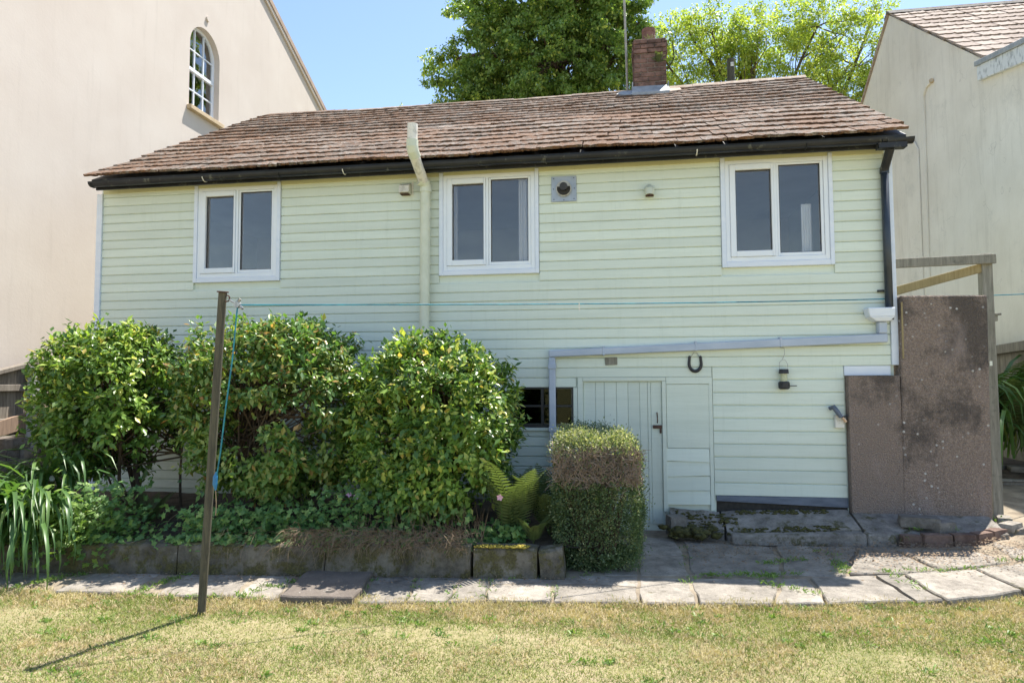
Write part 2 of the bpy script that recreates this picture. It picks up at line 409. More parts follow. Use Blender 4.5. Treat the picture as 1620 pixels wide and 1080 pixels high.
# ------------------------------------------------------------------ mesh helpers
class MB:
    def __init__(s):
        s.v, s.f = [], []
    def add(s, v, f):
        o = len(s.v)
        s.v.extend(v)
        s.f.extend([tuple(i + o for i in q) for q in f])
        return s
    def box(s, x0, x1, y0, y1, z0, z1):
        v = [(x0, y0, z0), (x1, y0, z0), (x1, y1, z0), (x0, y1, z0), (x0, y0, z1), (x1, y0, z1), (x1, y1, z1), (x0, y1, z1)]
        return s.add(v, [(0, 3, 2, 1), (4, 5, 6, 7), (0, 1, 5, 4), (1, 2, 6, 5), (2, 3, 7, 6), (3, 0, 4, 7)])
    def hexa(s, v):
        return s.add(v, [(0, 3, 2, 1), (4, 5, 6, 7), (0, 1, 5, 4), (1, 2, 6, 5), (2, 3, 7, 6), (3, 0, 4, 7)])
    def bar(s, a, b, w, h, up=(0, 0, 1)):
        a, b = Vector(a), Vector(b)
        d = (b - a).normalized()
        sd = d.cross(Vector(up)).normalized() * (w / 2)
        u = sd.cross(d).normalized() * (h / 2)
        v = [a - sd - u, a + sd - u, b + sd - u, b - sd - u, a - sd + u, a + sd + u, b + sd + u, b - sd + u]
        return s.hexa([tuple(p) for p in v])
    def prism(s, poly, axis, a, b):
        # poly in the two remaining axes, extruded along axis from a to b
        n = len(poly)
        def mk(p, t):
            return {'x': (t, p[0], p[1]), 'y': (p[0], t, p[1]), 'z': (p[0], p[1], t)}[axis]
        v = [mk(p, a) for p in poly] + [mk(p, b) for p in poly]
        f = [tuple(range(n - 1, -1, -1)), tuple(range(n, 2 * n))] + [(i, (i + 1) % n, n + (i + 1) % n, n + i) for i in range(n)]
        return s.add(v, f)
    def tube(s, pts, r, n=10, caps=True, r_list=None):
        pts = [Vector(p) for p in pts]
        rings, prev = [], None
        for i, p in enumerate(pts):
            d = (pts[min(i + 1, len(pts) - 1)] - pts[max(i - 1, 0)]).normalized()
            if prev is None:
                ref = Vector((0, 0, 1)) if abs(d.z) < 0.9 else Vector((1, 0, 0))
                a = d.cross(ref).normalized()
            else:
                a = (prev - d * prev.dot(d)).normalized()
            prev = a
            b = d.cross(a)
            rr = r_list[i] if r_list else r
            rings.append([tuple(p + (a * math.cos(t) + b * math.sin(t)) * rr) for t in [2 * math.pi * k / n for k in range(n)]])
        v = [q for rg in rings for q in rg]
        f = []
        for i in range(len(pts) - 1):
            for k in range(n):
                f.append((i * n + k, i * n + (k + 1) % n, (i + 1) * n + (k + 1) % n, (i + 1) * n + k))
        if caps:
            f.append(tuple(range(n - 1, -1, -1)))
            f.append(tuple((len(pts) - 1) * n + k for k in range(n)))
        return s.add(v, f)
    def build(s, name, mat, parent=None, bevel=0.0, smooth=False, base=None, jitter=0.0):
        me = bpy.data.meshes.new(name)
        off = Vector(base) if base is not None else (world_base(parent) if parent else Vector((0, 0, 0)))
        me.from_pydata([tuple(Vector(p) - off) for p in s.v], [], s.f)
        bm = bmesh.new()
        bm.from_mesh(me)
        if bevel:
            bmesh.ops.bevel(bm, geom=list(bm.edges), offset=bevel, segments=1, affect='EDGES', clamp_overlap=True)
        bmesh.ops.recalc_face_normals(bm, faces=bm.faces)
        if jitter:
            for vv in bm.verts:
                q = vv.co + off
                vv.co += Vector((noise.noise(q * 9), noise.noise(q * 9 + Vector((7, 3, 1))), noise.noise(q * 9 + Vector((2, 8, 5))))) * jitter
        bm.to_mesh(me)
        bm.free()
        me.materials.append(M[mat])
        if smooth:
            me.polygons.foreach_set('use_smooth', [True] * len(me.polygons))
            me.update()
        return link(name, me, parent, base)

def world_base(o):
    v = Vector((0, 0, 0))
    while o is not None:
        v += o.location
        o = o.parent
    return v
def link(name, me, parent=None, base=None):
    o = bpy.data.objects.new(name, me)
    C.objects.link(o)
    if parent:
        o.parent = parent
        if base is not None:
            o.location = Vector(base) - world_base(parent)
    elif base is not None:
        o.location = base
    return o
def tag(o, label=None, cat=None, group=None, kind=None):
    for k, v in (('label', label), ('category', cat), ('group', group), ('kind', kind)):
        if v:
            o[k] = v
    return o
def thing(name, label, cat, base, group=None):
    o = bpy.data.objects.new(name, None)
    C.objects.link(o)
    o.location = base
    o.empty_display_size = 0.1
    return tag(o, label, cat, group)
def part_empty(name, parent, base):
    o = bpy.data.objects.new(name, None)
    C.objects.link(o)
    o.parent = parent
    o.location = Vector(base) - world_base(parent)
    return o

def np_mesh(name, V, F, mat, parent=None, tint=None, base=None, smooth=False):
    """V (n,3) world coordinates, F (m,k) one face size."""
    V = np.asarray(V, dtype=np.float32).reshape(-1, 3)
    F = np.asarray(F, dtype=np.int32)
    off = np.array(base if base is not None else (world_base(parent) if parent else (0, 0, 0)), dtype=np.float32)
    me = bpy.data.meshes.new(name)
    k = F.shape[1]
    me.vertices.add(len(V))
    me.vertices.foreach_set('co', (V - off).ravel())
    me.loops.add(F.size)
    me.loops.foreach_set('vertex_index', F.ravel())
    me.polygons.add(len(F))
    me.polygons.foreach_set('loop_start', np.arange(0, F.size, k, dtype=np.int32))
    if tint is not None:
        at = me.attributes.new('tint', 'FLOAT', 'POINT')
        at.data.foreach_set('value', np.asarray(tint, dtype=np.float32))
    if smooth:
        me.polygons.foreach_set('use_smooth', np.ones(len(F), dtype=bool))
    me.update(calc_edges=True)
    me.materials.append(M[mat])
    return link(name, me, parent, base)

def unit(a):
    return a / np.maximum(np.linalg.norm(a, axis=-1, keepdims=True), 1e-9)
def leaf_arrays(P, A, N, L, W, fold=0.22, droop=0.12):
    """folded pointed leaves: P base points, A axis, N face normal, L length, W width -> V,F (5 verts, 2 quads each)"""
    A = unit(A)
    S = unit(np.cross(A, N))
    N = np.cross(S, A)
    L = np.asarray(L)[:, None]
    W = np.asarray(W)[:, None]
    b = P
    t = P + A * L - N * L * droop
    l = P + A * L * 0.48 + S * W * 0.5
    r = P + A * L * 0.48 - S * W * 0.5
    c = P + A * L * 0.5 - N * W * fold
    V = np.stack([b, l, t, r, c], axis=1).reshape(-1, 3)
    i = np.arange(len(P))[:, None, None] * 5
    F = (np.array([[0, 4, 2, 1], [0, 3, 2, 4]])[None] + i).reshape(-1, 4)
    return V, F
def quad_leaves(P, A, N, L, W):
    A = unit(A)
    S = unit(np.cross(A, N))
    L = np.asarray(L)[:, None]
    W = np.asarray(W)[:, None]
    V = np.stack([P, P + A * L * 0.5 + S * W * 0.5, P + A * L, P + A * L * 0.5 - S * W * 0.5], axis=1).reshape(-1, 3)
    F = np.arange(len(P) * 4).reshape(-1, 4)
    return V, F
def rand_dirs(n):
    return unit(rng.normal(size=(n, 3)))

# a weatherboard profile (y towards the viewer is negative), z from 0 to h
def board_profile(h):
    return [(0.0, 0.0), (-0.022, 0.0), (-0.024, 0.005), (-0.0225, h * 0.87), (-0.016, h * 0.925), (-0.007, h * 0.945), (-0.007, h + 0.004), (0.0, h + 0.004)]
def board(parent, x0, x1, z0, h, mat='board', y=0.0, tilt=0.0, top_cut=None):
    prof = [(py, pz) for py, pz in board_profile(h)]
    if top_cut is not None and top_cut < h:
        prof = [(py, min(pz, top_cut)) for py, pz in prof]
    n = len(prof)
    dz = random.uniform(-0.0012, 0.0012)
    dy = random.uniform(-0.0012, 0.0005)
    v = [(x0, y + p[0] + dy, z0 + p[1] + dz - tilt) for p in prof] + [(x1, y + p[0] + dy, z0 + p[1] + dz + tilt) for p in prof]
    f = [(i, (i + 1) % n, n + (i + 1) % n, n + i) for i in range(n)] + [tuple(range(n)), tuple(range(2 * n - 1, n - 1, -1))]
    b = ((x0 + x1) / 2, y, z0)
    return MB().add(v, f).build('weatherboard', mat, parent, base=b)

# ------------------------------------------------------------------ setting: ground
def sheet(name, xs, ys, fz, mat):
    xs, ys = np.asarray(xs), np.asarray(ys)
    V = [(x, y, fz(x, y)) for y in ys for x in xs]
    nx = len(xs)
    F = [(j * nx + i, j * nx + i + 1, (j + 1) * nx + i + 1, (j + 1) * nx + i) for j in range(len(ys) - 1) for i in range(nx - 1)]
    o = np_mesh(name, V, F, mat, smooth=True)
    return tag(o, kind='structure')
ax = np.concatenate([[-400, -150, -60, -25, -12], np.arange(-8, 8.01, 0.5), [12, 25, 60, 150, 400]])
ay = np.concatenate([[-400, -150, -60, -25, -14], np.arange(-9, -0.9, 0.4), [0, 2, 6, 12, 25, 60, 150, 400]])
sheet('lawn', ax, ay, lambda x, y: 0.012 * noise.noise(Vector((x * 1.5, y * 1.5, 0))) if -8 < x < 8 and -9 < y < -2.7 else -0.02, 'lawn')

def path_near(x):     # front edge of the path
    pts = [(-8, -2.75), (-3.6, -2.64), (-1.4, -2.57), (0.8, -2.34), (2.6, -2.12), (4.1, -1.72), (6.0, -0.9), (9, 0.6)]
    for (xa, ya), (xb, yb) in zip(pts, pts[1:]):
        if xa <= x <= xb:
            return ya + (yb - ya) * (x - xa) / (xb - xa)
    return pts[0][1]
def yard_z(x, y):
    t = max(0.0, min(1.0, (x - 3.0) / 2.2))
    r = max(0.0, y + 2.0) * 0.075 * t + 0.03 * t
    return 0.020 + min(r, 0.30)
xs = np.arange(-8, 9.01, 0.25)
V, F = [], []
NYR = 22
for x in xs:
    y0 = path_near(x) + 0.02
    for k in range(NYR):
        s = k / (NYR - 1)
        y = y0 + (1.75 - y0) * s
        V.append((x, y, yard_z(x, y) - (0.06 if s == 0 else 0.0)))
for i in range(len(xs) - 1):
    for k in range(NYR - 1):
        a = i * NYR + k
        F.append((a, a + NYR, a + NYR + 1, a + 1))
path = np_mesh('garden_path', V, F, 'yard', smooth=True)
tag(path, kind='structure')

def slab(poly, z, th=0.05, mat='slab', name='paving_slab', parent=path, bevel=0.008, tilt=None):
    n = len(poly)
    cx, cy = sum(p[0] for p in poly) / n, sum(p[1] for p in poly) / n
    # subdivide edges for worn outlines
    pts = []
    for i in range(n):
        a, b = poly[i], poly[(i + 1) % n]
        m = max(3, int(math.dist(a, b) / 0.09))
        for k in range(m):
            s = k / m
            px, py = a[0] + (b[0] - a[0]) * s, a[1] + (b[1] - a[1]) * s
            q = Vector((px * 6, py * 6, z * 10))
            pts.append((px + 0.026 * noise.noise(q), py + 0.026 * noise.noise(q + Vector((9, 9, 9)))))
    # a shrunken copy so that neighbouring slabs leave a joint
    pts = [(cx + (x - cx) * 0.990, cy + (y - cy) * 0.990) for x, y in pts]
    inner = [(cx + (x - cx) * 0.975, cy + (y - cy) * 0.975) for x, y in pts]
    m = len(pts)
    tx, ty = tilt or (random.uniform(-0.005, 0.005) + (0.016 if cx > 2.6 else 0), random.uniform(-0.005, 0.005) + (0.02 if cx > 2.6 else 0))
    def zz(x, y, d=0):
        return z + (x - cx) * tx + (y - cy) * ty + d + 0.003 * noise.noise(Vector((x * 6, y * 6, 3)))
    v = [(x, y, zz(x, y, -th)) for x, y in pts] + [(x, y, zz(x, y, -0.010)) for x, y in pts] + [(x, y, zz(x, y)) for x, y in inner] + [(cx, cy, zz(cx, cy))]
    f = []
    for i in range(m):
        j = (i + 1) % m
        f += [(i, j, m + j, m + i), (m + i, m + j, 2 * m + j, 2 * m + i), (2 * m + i, 2 * m + j, 3 * m)]
    return MB().add(v, f).build(name, mat, parent, base=(cx, cy, z))

SL = [
 ([(-4.6, -2.70), (-3.62, -2.69), (-3.42, -2.14), (-4.6, -2.2)], .03),
 ([(-3.12, -2.66), (-2.52, -2.62), (-2.63, -2.08), (-3.18, -2.10)], .03),
 ([(-2.30, -2.63), (-1.74, -2.57), (-1.83, -2.0), (-2.40, -2.06)], .03),
 ([(-1.69, -2.58), (-1.38, -2.58), (-1.49, -1.93), (-1.79, -1.98)], .028),
 ([(-0.73, -2.58), (-0.41, -2.52), (-0.51, -1.86), (-0.83, -1.86)], .03),
 ([(-0.39, -2.52), (-0.11, -2.47), (-0.14, -1.84), (-0.49, -1.86)], .03),
 ([(-0.09, -2.47), (0.16, -2.43), (0.09, -1.83), (-0.12, -1.84)], .03),
 ([(0.18, -2.42), (0.63, -2.37), (0.61, -1.97), (0.11, -2.06)], .03),
 ([(0.11, -2.04), (0.61, -1.95), (0.60, -1.74), (0.10, -1.81)], .028),
 ([(0.65, -2.37), (1.25, -2.32), (1.26, -1.98), (0.90, -1.93), (0.63, -2.01)], .03),
 ([(0.64, -1.99), (0.90, -1.91), (1.26, -1.96), (1.27, -1.70), (0.62, -1.72)], .028),
 ([(1.27, -2.32), (1.66, -2.27), (1.66, -1.69), (1.28, -1.71)], .03),
 ([(1.0, -1.69), (1.27, -1.68), (1.30, -1.05), (1.0, -1.05)], .03),
 ([(1.29, -1.67), (1.68, -1.62), (1.70, -1.0), (1.31, -1.02)], .03),
 ([(1.31, -1.0), (1.70, -0.98), (1.66, -0.36), (1.40, -0.33)], .034),
 ([(1.71, -1.60), (2.42, -1.52), (2.57, -0.57), (1.76, -0.50)], .036),
 ([(2.45, -1.51), (2.92, -1.45), (3.30, -0.58), (2.60, -0.57)], .044),
 ([(2.95, -1.45), (3.66, -1.34), (3.55, -0.62), (3.32, -0.60)], .064),
 ([(3.69, -1.33), (4.35, -1.07), (4.22, -0.72), (3.58, -0.72)], .085),
 ([(4.38, -1.08), (5.17, -0.66), (5.17, 0.0), (4.75, -0.30), (4.42, -0.60)], .125),
 ([(1.69, -2.27), (2.20, -2.21), (2.36, -1.62), (1.67, -1.68)], .032),
 ([(2.22, -2.20), (2.56, -2.15), (2.60, -1.58), (2.39, -1.61)], .034),
 ([(2.58, -2.14), (3.17, -2.04), (3.13, -1.48), (2.63, -1.57)], .044),
 ([(3.19, -2.06), (3.39, -2.01), (3.33, -1.44), (3.15, -1.47)], .052),
 ([(3.41, -2.03), (4.02, -1.78), (3.95, -1.29), (3.36, -1.43)], .066),
 ([(4.03, -1.80), (4.65, -1.50), (4.55, -1.07), (3.97, -1.27)], .088),
 ([(4.67, -1.48), (5.4, -1.1), (5.3, -0.66), (4.58, -1.04)], .105),
 ([(5.0, 0.10), (5.6, 0.0), (5.7, 0.7), (5.0, 0.7)], .20),
 ([(5.0, 0.75), (5.8, 0.75), (5.8, 1.5), (5.0, 1.5)], .255),
]
for poly, z in SL:
    slab(poly, z - 0.006)
o = slab([(-1.32, -2.62), (-0.76, -2.60), (-0.85, -1.92), (-1.40, -1.92)], 0.062, 0.075, 'iron_slab', 'inspection_slab', tilt=(0.004, 0.01))
o['label'] = 'thicker brown slab with a lifting hole standing proud of the path'
MB().tube([(-0.985, -2.49, 0.052), (-0.985, -2.49, 0.0605)], 0.035, 12).build('lifting_hole', 'dark_hole', o)  # flat dark disc, the shade inside the hole put in as colour

# planted bed behind the low wall
def bed_z(x, y):
    return 0.22 + 0.09 * min(1, max(0, (y + 1.75) / 1.4)) + 0.02 * noise.noise(Vector((x * 3, y * 3, 1)))
def wall_y(x):
    return -1.745 + 0.093 * x
xs = np.arange(-7.0, 0.951, 0.15)
V, F = [], []
for x in xs:
    for k in range(14):
        s = k / 13
        y = wall_y(x) + 0.03 + (-0.03 - wall_y(x) - 0.03) * s
        V.append((x, y, bed_z(x, y)))
for i in range(len(xs) - 1):
    for k in range(13):
        a = i * 14 + k
        F.append((a, a + 14, a + 15, a + 1))
n0 = len(V)
for k in range(14):
    V.append((xs[-1], V[(len(xs) - 1) * 14 + k][1], 0.0))
for k in range(13):
    F.append(((len(xs) - 1) * 14 + k, n0 + k, n0 + k + 1, (len(xs) - 1) * 14 + k + 1))
tag(np_mesh('flower_bed_soil', V, F, 'soil', smooth=True), kind='structure')

# ------------------------------------------------------------------ the cottage
X0, X1 = -5.06, 3.87
cot = thing('cottage', 'low pale green weatherboarded cottage with a mossy tiled roof', 'cottage', (0, 0, 0))
WINS = [(-3.83, -2.73), (-0.817, 0.31), (2.247, 3.363)]
WZ0, WZ1 = 2.77, 3.93
LOW = (0.02, 0.665, 1.108, 1.522)
openings = [(a, b, WZ0, WZ1) for a, b in WINS] + [LOW]
# backing wall with the openings left out
xsb = sorted({-5.1, 3.9, *[o_[0] + 0.02 for o_ in openings], *[o_[1] - 0.02 for o_ in openings]})
mb = MB()
for a, b in zip(xsb, xsb[1:]):
    m = (a + b) / 2
    hole = [o_ for o_ in openings if o_[0] < m < o_[1]]
    zcur, ztop = 0.0, 4.0
    for o_ in sorted(hole, key=lambda q: q[2]):
        mb.box(a, b, 0.0, 0.12, zcur, o_[2] + 0.02)
        zcur = o_[3] - 0.02
    mb.box(a, b, 0.0, 0.12, zcur, ztop)
mb.build('front_wall', 'board', cot)
GP = [(0.12, 0.0), (7.4, 0.0), (7.4, 4.05), (3.6, 6.22), (0.12, 4.1)]
MB().prism(GP, 'x', -5.1, -5.0).build('side_wall', 'board', cot)
MB().prism(GP, 'x', 3.8, 3.9).build('side_wall', 'board', cot)
MB().box(-5.0, 3.8, 7.3, 7.4, 0, 4.05).build('rear_wall', 'board', cot)
mb = MB()
mb.box(-4.99, 3.79, 0.13, 7.29, 1.98, 2.06)          # upper floor
mb.box(-4.99, 3.79, 0.13, 7.29, 4.06, 4.10)          # ceiling
mb.box(-4.99, 3.79, 3.4, 3.5, 2.06, 4.06)            # spine wall
mb.box(-2.0, -1.9, 0.13, 3.4, 2.06, 4.06)
mb.box(1.2, 1.3, 0.13, 3.4, 2.06, 4.06)
mb.build('inner_rooms', 'room', cot)
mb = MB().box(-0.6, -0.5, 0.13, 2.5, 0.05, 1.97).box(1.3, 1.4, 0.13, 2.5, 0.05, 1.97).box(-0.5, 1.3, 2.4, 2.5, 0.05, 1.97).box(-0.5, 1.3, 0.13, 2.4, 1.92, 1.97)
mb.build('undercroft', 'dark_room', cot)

# weatherboards, upper pitch 106 mm, lower right pitch 133 mm
PITCH = 0.1061
def spans(x0, x1, z0, z1, obst):
    iv = [(x0, x1)]
    for a, b, c, d in obst:
        if c < z1 - 0.02 and d > z0 + 0.02:
            nv = []
            for p, q in iv:
                if b <= p or a >= q:
                    nv.append((p, q))
                else:
                    if a > p:
                        nv.append((p, a))
                    if b < q:
                        nv.append((b, q))
            iv = nv
    return [(p, q) for p, q in iv if q - p > 0.02]
obst_up = [(a - 0.004, b + 0.004, WZ0 - 0.0, 4.1) for a, b in WINS]
for k in range(-1, 33):
    z0 = 3.75 - PITCH * k
    x1 = X1 if k <= 19 else (2.115 if k == 20 else 0.70)
    ob = list(obst_up)
    if k >= 21:
        ob = [(LOW[0] - 0.03, 0.75, LOW[2] - 0.0, LOW[3])]
    if z0 < 0.25:
        break
    for p, q in spans(X0, x1, z0, z0 + PITCH, ob):
        # partial rows beside a window foot
        board(cot, p, q, z0, PITCH, top_cut=(3.90 - z0) if z0 > 3.8 else None)
for k in range(0, 10):
    z0 = 1.601 - 0.133 * k
    board(cot, 2.125, 3.415, z0, 0.133, y=0.0)
# single short board over the brown panel
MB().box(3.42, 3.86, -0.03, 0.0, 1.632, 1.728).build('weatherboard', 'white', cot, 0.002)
# frieze, fascia and corner trims
MB().prism([(0.0, 3.90), (-0.034, 3.90), (-0.034, 3.965), (0.0, 3.965)], 'x', -5.06, 3.87).build('frieze_board', 'frieze', cot, 0.002)
MB().box(-5.02, 3.90, -0.20, -0.175, 3.90, 4.02).build('fascia_board', 'gutter', cot, 0.002)
MB().box(-5.02, 3.90, -0.173, 0.0, 3.972, 3.985).build('soffit', 'gutter', cot)
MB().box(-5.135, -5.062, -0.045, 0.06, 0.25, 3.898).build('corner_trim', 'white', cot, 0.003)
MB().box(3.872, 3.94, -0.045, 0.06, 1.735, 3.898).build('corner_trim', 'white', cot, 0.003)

# windows
def window(x0, x1, curtains=False):
    W = x1 - x0
    z0, z1 = WZ0, 3.925
    mb = MB()
    mb.box(x0, x0 + 0.045, -0.048, 0.0, z0, z1 + 0.012)
    mb.box(x1 - 0.040, x1, -0.048, 0.0, z0, z1 + 0.012)
    mb.box(x0 + 0.045, x1 - 0.040, -0.046, 0.0, z0, z0 + 0.055)
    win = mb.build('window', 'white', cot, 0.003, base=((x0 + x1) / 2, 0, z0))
    fx0, fx1, fz0, fz1 = x0 + 0.046, x1 - 0.041, z0 + 0.056, z1 - 0.018
    gl = [(x0 + 0.150, x0 + 0.510, 2.940, 3.800), (x0 + 0.590, x1 - 0.118, 2.912, 3.838)]
    mb = MB()
    y0, y1 = -0.036, 0.06
    mb.box(fx0, fx0 + 0.045, y0, y1, fz0, fz1)
    mb.box(fx1 - 0.045, fx1, y0, y1, fz0, fz1)
    mb.box(fx0 + 0.045, fx1 - 0.045, y0, y1, fz1 - 0.045, fz1)
    mb.box(fx0 + 0.045, fx1 - 0.045, y0, y1, fz0, fz0 + 0.05)
    mb.box(x0 + 0.535, x0 + 0.565, y0, y1, fz0 + 0.05, fz1 - 0.045)
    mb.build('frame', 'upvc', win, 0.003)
    for i, (ga, gb, gc, gd) in enumerate(gl):
        sa, sb = (fx0 + 0.046, x0 + 0.534) if i == 0 else (x0 + 0.566, fx1 - 0.046)
        scz, sdz = fz0 + 0.051, fz1 - 0.046
        yy = -0.048 if i == 0 else -0.026
        mb = MB()
        mb.box(sa, ga, yy, 0.05, scz, sdz)
        mb.box(gb, sb, yy, 0.05, scz, sdz)
        mb.box(ga, gb, yy, 0.05, gd, sdz)
        mb.box(ga, gb, yy, 0.05, scz, gc)
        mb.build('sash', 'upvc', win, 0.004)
        mb = MB()                       # black gasket line
        e = 0.006
        for q in ((ga, ga + e, gc, gd), (gb - e, gb, gc, gd), (ga + e, gb - e, gd - e, gd), (ga + e, gb - e, gc, gc + e)):
            mb.box(q[0], q[1], -0.017, -0.006, q[2], q[3])
        mb.build('gasket', 'iron', win)
        MB().box(ga + 0.001, gb - 0.001, -0.004, 0.004, gc + 0.001, gd - 0.001).build('pane', 'glass', win)
for a, b in WINS:
    window(a, b)
def curtain(x0, x1, z0, z1, y, label, flare=0.0):
    nx, nz = 40, 10
    V, F, UV = [], [], []
    for j in range(nz + 1):
        for i in range(nx + 1):
            s, t = i / nx, j / nz
            xx0 = x0 - flare * (1 - t)
            V.append((xx0 + (x1 - xx0) * s, y + 0.022 * math.sin(s * 26 + 0.6 * t), z0 + (z1 - z0) * t))
            UV.append((s * 0.9, t * 1.6))
    for j in range(nz):
        for i in range(nx):
            a = j * (nx + 1) + i
            F.append((a, a + 1, a + nx + 2, a + nx + 1))
    o = np_mesh('curtain', V, F, 'gingham', base=(x0, y, z0), smooth=True)
    uv = o.data.uv_layers.new(name='UVMap')
    for lp in o.data.loops:
        uv.data[lp.index].uv = UV[lp.vertex_index]
    return tag(o, label, 'curtain', 'curtains of the middle window')
curtain(0.070, 0.275, 2.86, 3.87, 0.085, 'wide checked curtain hanging at the right of the middle window')
curtain(-0.74, -0.635, 2.86, 3.87, 0.085, 'narrow sliver of checked curtain at the left of the middle window')

pc = MB()  # pale pleated strip standing just behind the pane
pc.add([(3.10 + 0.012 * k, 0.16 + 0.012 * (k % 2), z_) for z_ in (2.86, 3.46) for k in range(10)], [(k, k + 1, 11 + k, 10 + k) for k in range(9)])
tag(pc.build('curtain', 'upvc', None, base=(3.15, 0.16, 2.86)), 'pale pleated strip inside the right side of the rightmost window', 'curtain')

# low dark window
mb = MB()
lx0, lx1, lz0, lz1 = LOW
mb.box(lx0 - 0.022, lx0 + 0.018, -0.03, 0.03, lz0 - 0.02, lz1)
mb.box(lx1 - 0.014, lx1 + 0.004, -0.03, 0.03, lz0 - 0.02, lz1)
mb.box(lx0 + 0.018, lx1 - 0.014, -0.03, 0.03, lz1 - 0.016, lz1)
mb.box(lx0 + 0.018, lx1 - 0.014, -0.03, 0.03, lz0 - 0.02, lz0 + 0.016)
lw = mb.build('window', 'iron', cot, base=(0.34, 0, lz0))
lw['label'] = 'low dark window with four small panes'
mb = MB().box(0.318, 0.350, -0.026, 0.02, lz0 + 0.016, lz1 - 0.016)
mb.box(lx0 + 0.018, 0.318, -0.024, 0.02, 1.308, 1.330).box(0.350, lx1 - 0.014, -0.024, 0.02, 1.308, 1.330)
mb.build('glazing_bar', 'iron', lw, 0.002)
for a, b in ((lx0 + 0.018, 0.318), (0.350, lx1 - 0.014)):
    for c, d in ((lz0 + 0.016, 1.308), (1.330, lz1 - 0.016)):
        MB().box(a, b, -0.003, 0.003, c, d).build('pane', 'glass_low', lw)
MB().box(-0.01, 0.70, -0.045, 0.0, lz0 - 0.055, lz0 - 0.022).build('window_sill', 'board', cot, 0.003)
MB().box(0.670, 0.715, -0.03, 0.0, 0.2, 1.518).build('trim_board', 'board', cot, 0.002)
MB().box(0.718, 0.772, -0.034, 0.0, 0.1, 1.625).build('door_post', 'board', cot, 0.002)
# door
door = part_empty('door', cot, (1.195, 0, 0.08))
cuts = [0.778, 0.905, 1.000, 1.128, 1.250, 1.372, 1.455, 1.488, 1.600]
for a, b in zip(cuts, cuts[1:]):
    MB().box(a + 0.0015, b - 0.0015, -0.010 + random.uniform(-0.003, 0.002), 0.0, 0.085 + random.uniform(0, 0.01), 1.578 + random.uniform(-0.004, 0.003)).build('plank', 'door_paint', door, 0.003)
MB().box(1.505, 1.598, -0.030, -0.011, 1.085, 1.120).build('bolt', 'rust', door, 0.003)
MB().box(1.575, 1.594, -0.030, -0.011, 1.035, 1.084).build('bolt_plate', 'rust', door, 0.003)
MB().tube([(1.550, -0.012, 1.25), (1.550, -0.052, 1.235), (1.552, -0.052, 1.16), (1.552, -0.012, 1.145)], 0.006, 6).build('handle', 'rust', door)
MB().box(0.774, 1.645, -0.036, 0.0, 1.584, 1.625).build('door_head', 'board', cot, 0.003)
MB().box(1.604, 1.645, -0.034, 0.0, 0.22, 1.582).build('door_post', 'board', cot, 0.002)
# hatch panel beside the door with crooked boards under it
MB().box(1.648, 2.112, -0.028, 0.0, 1.553, 1.625).build('hatch_head', 'board', cot, 0.002)
MB().box(1.650, 2.108, -0.022, 0.0, 0.884, 1.548).build('hatch_panel', 'board', cot, 0.002)
zz = [0.878, 0.745, 0.595, 0.445, 0.30]
for i in range(4):
    a, b = zz[i + 1], zz[i]
    r = [-0.006, 0.010, 0.006, 0.004][i]
    MB().hexa([(1.640 - 0.01 * (i > 0), -0.032, a - r), (2.078, -0.032, a + r), (2.078, 0.0, a + r), (1.640, 0.0, a - r),
               (1.640 - 0.01 * (i > 0), -0.020, b), (2.078, -0.020, b), (2.078, 0.0, b), (1.640, 0.0, b)]).build('weatherboard', 'board', cot, 0.0015, base=(1.85, 0, a))
MB().box(2.082, 2.120, -0.026, 0.0, 0.24, 1.625).build('trim_board', 'board', cot, 0.002)
# blue grey skirting, tapered
MB().hexa([(2.14, -0.034, 0.345), (3.42, -0.034, 0.305), (3.42, -0.002, 0.305), (2.14, -0.002, 0.345),
           (2.14, -0.030, 0.398), (3.42, -0.030, 0.402), (3.42, -0.002, 0.402), (2.14, -0.002, 0.398)]).build('skirting_board', 'blue_grey', cot, 0.002)
MB().box(2.14, 3.42, -0.002, 0.0, 0.2, 0.34).build('gap_shade_sheet', 'dark_hole', cot)  # dark sheet on the wall, painting the shade of the gap under the skirting
# brown plinth panel below the right corner
MB().box(3.43, 3.918, -0.100, -0.004, 0.15, 1.63).build('plinth_panel', 'roughcast', cot, 0.004)

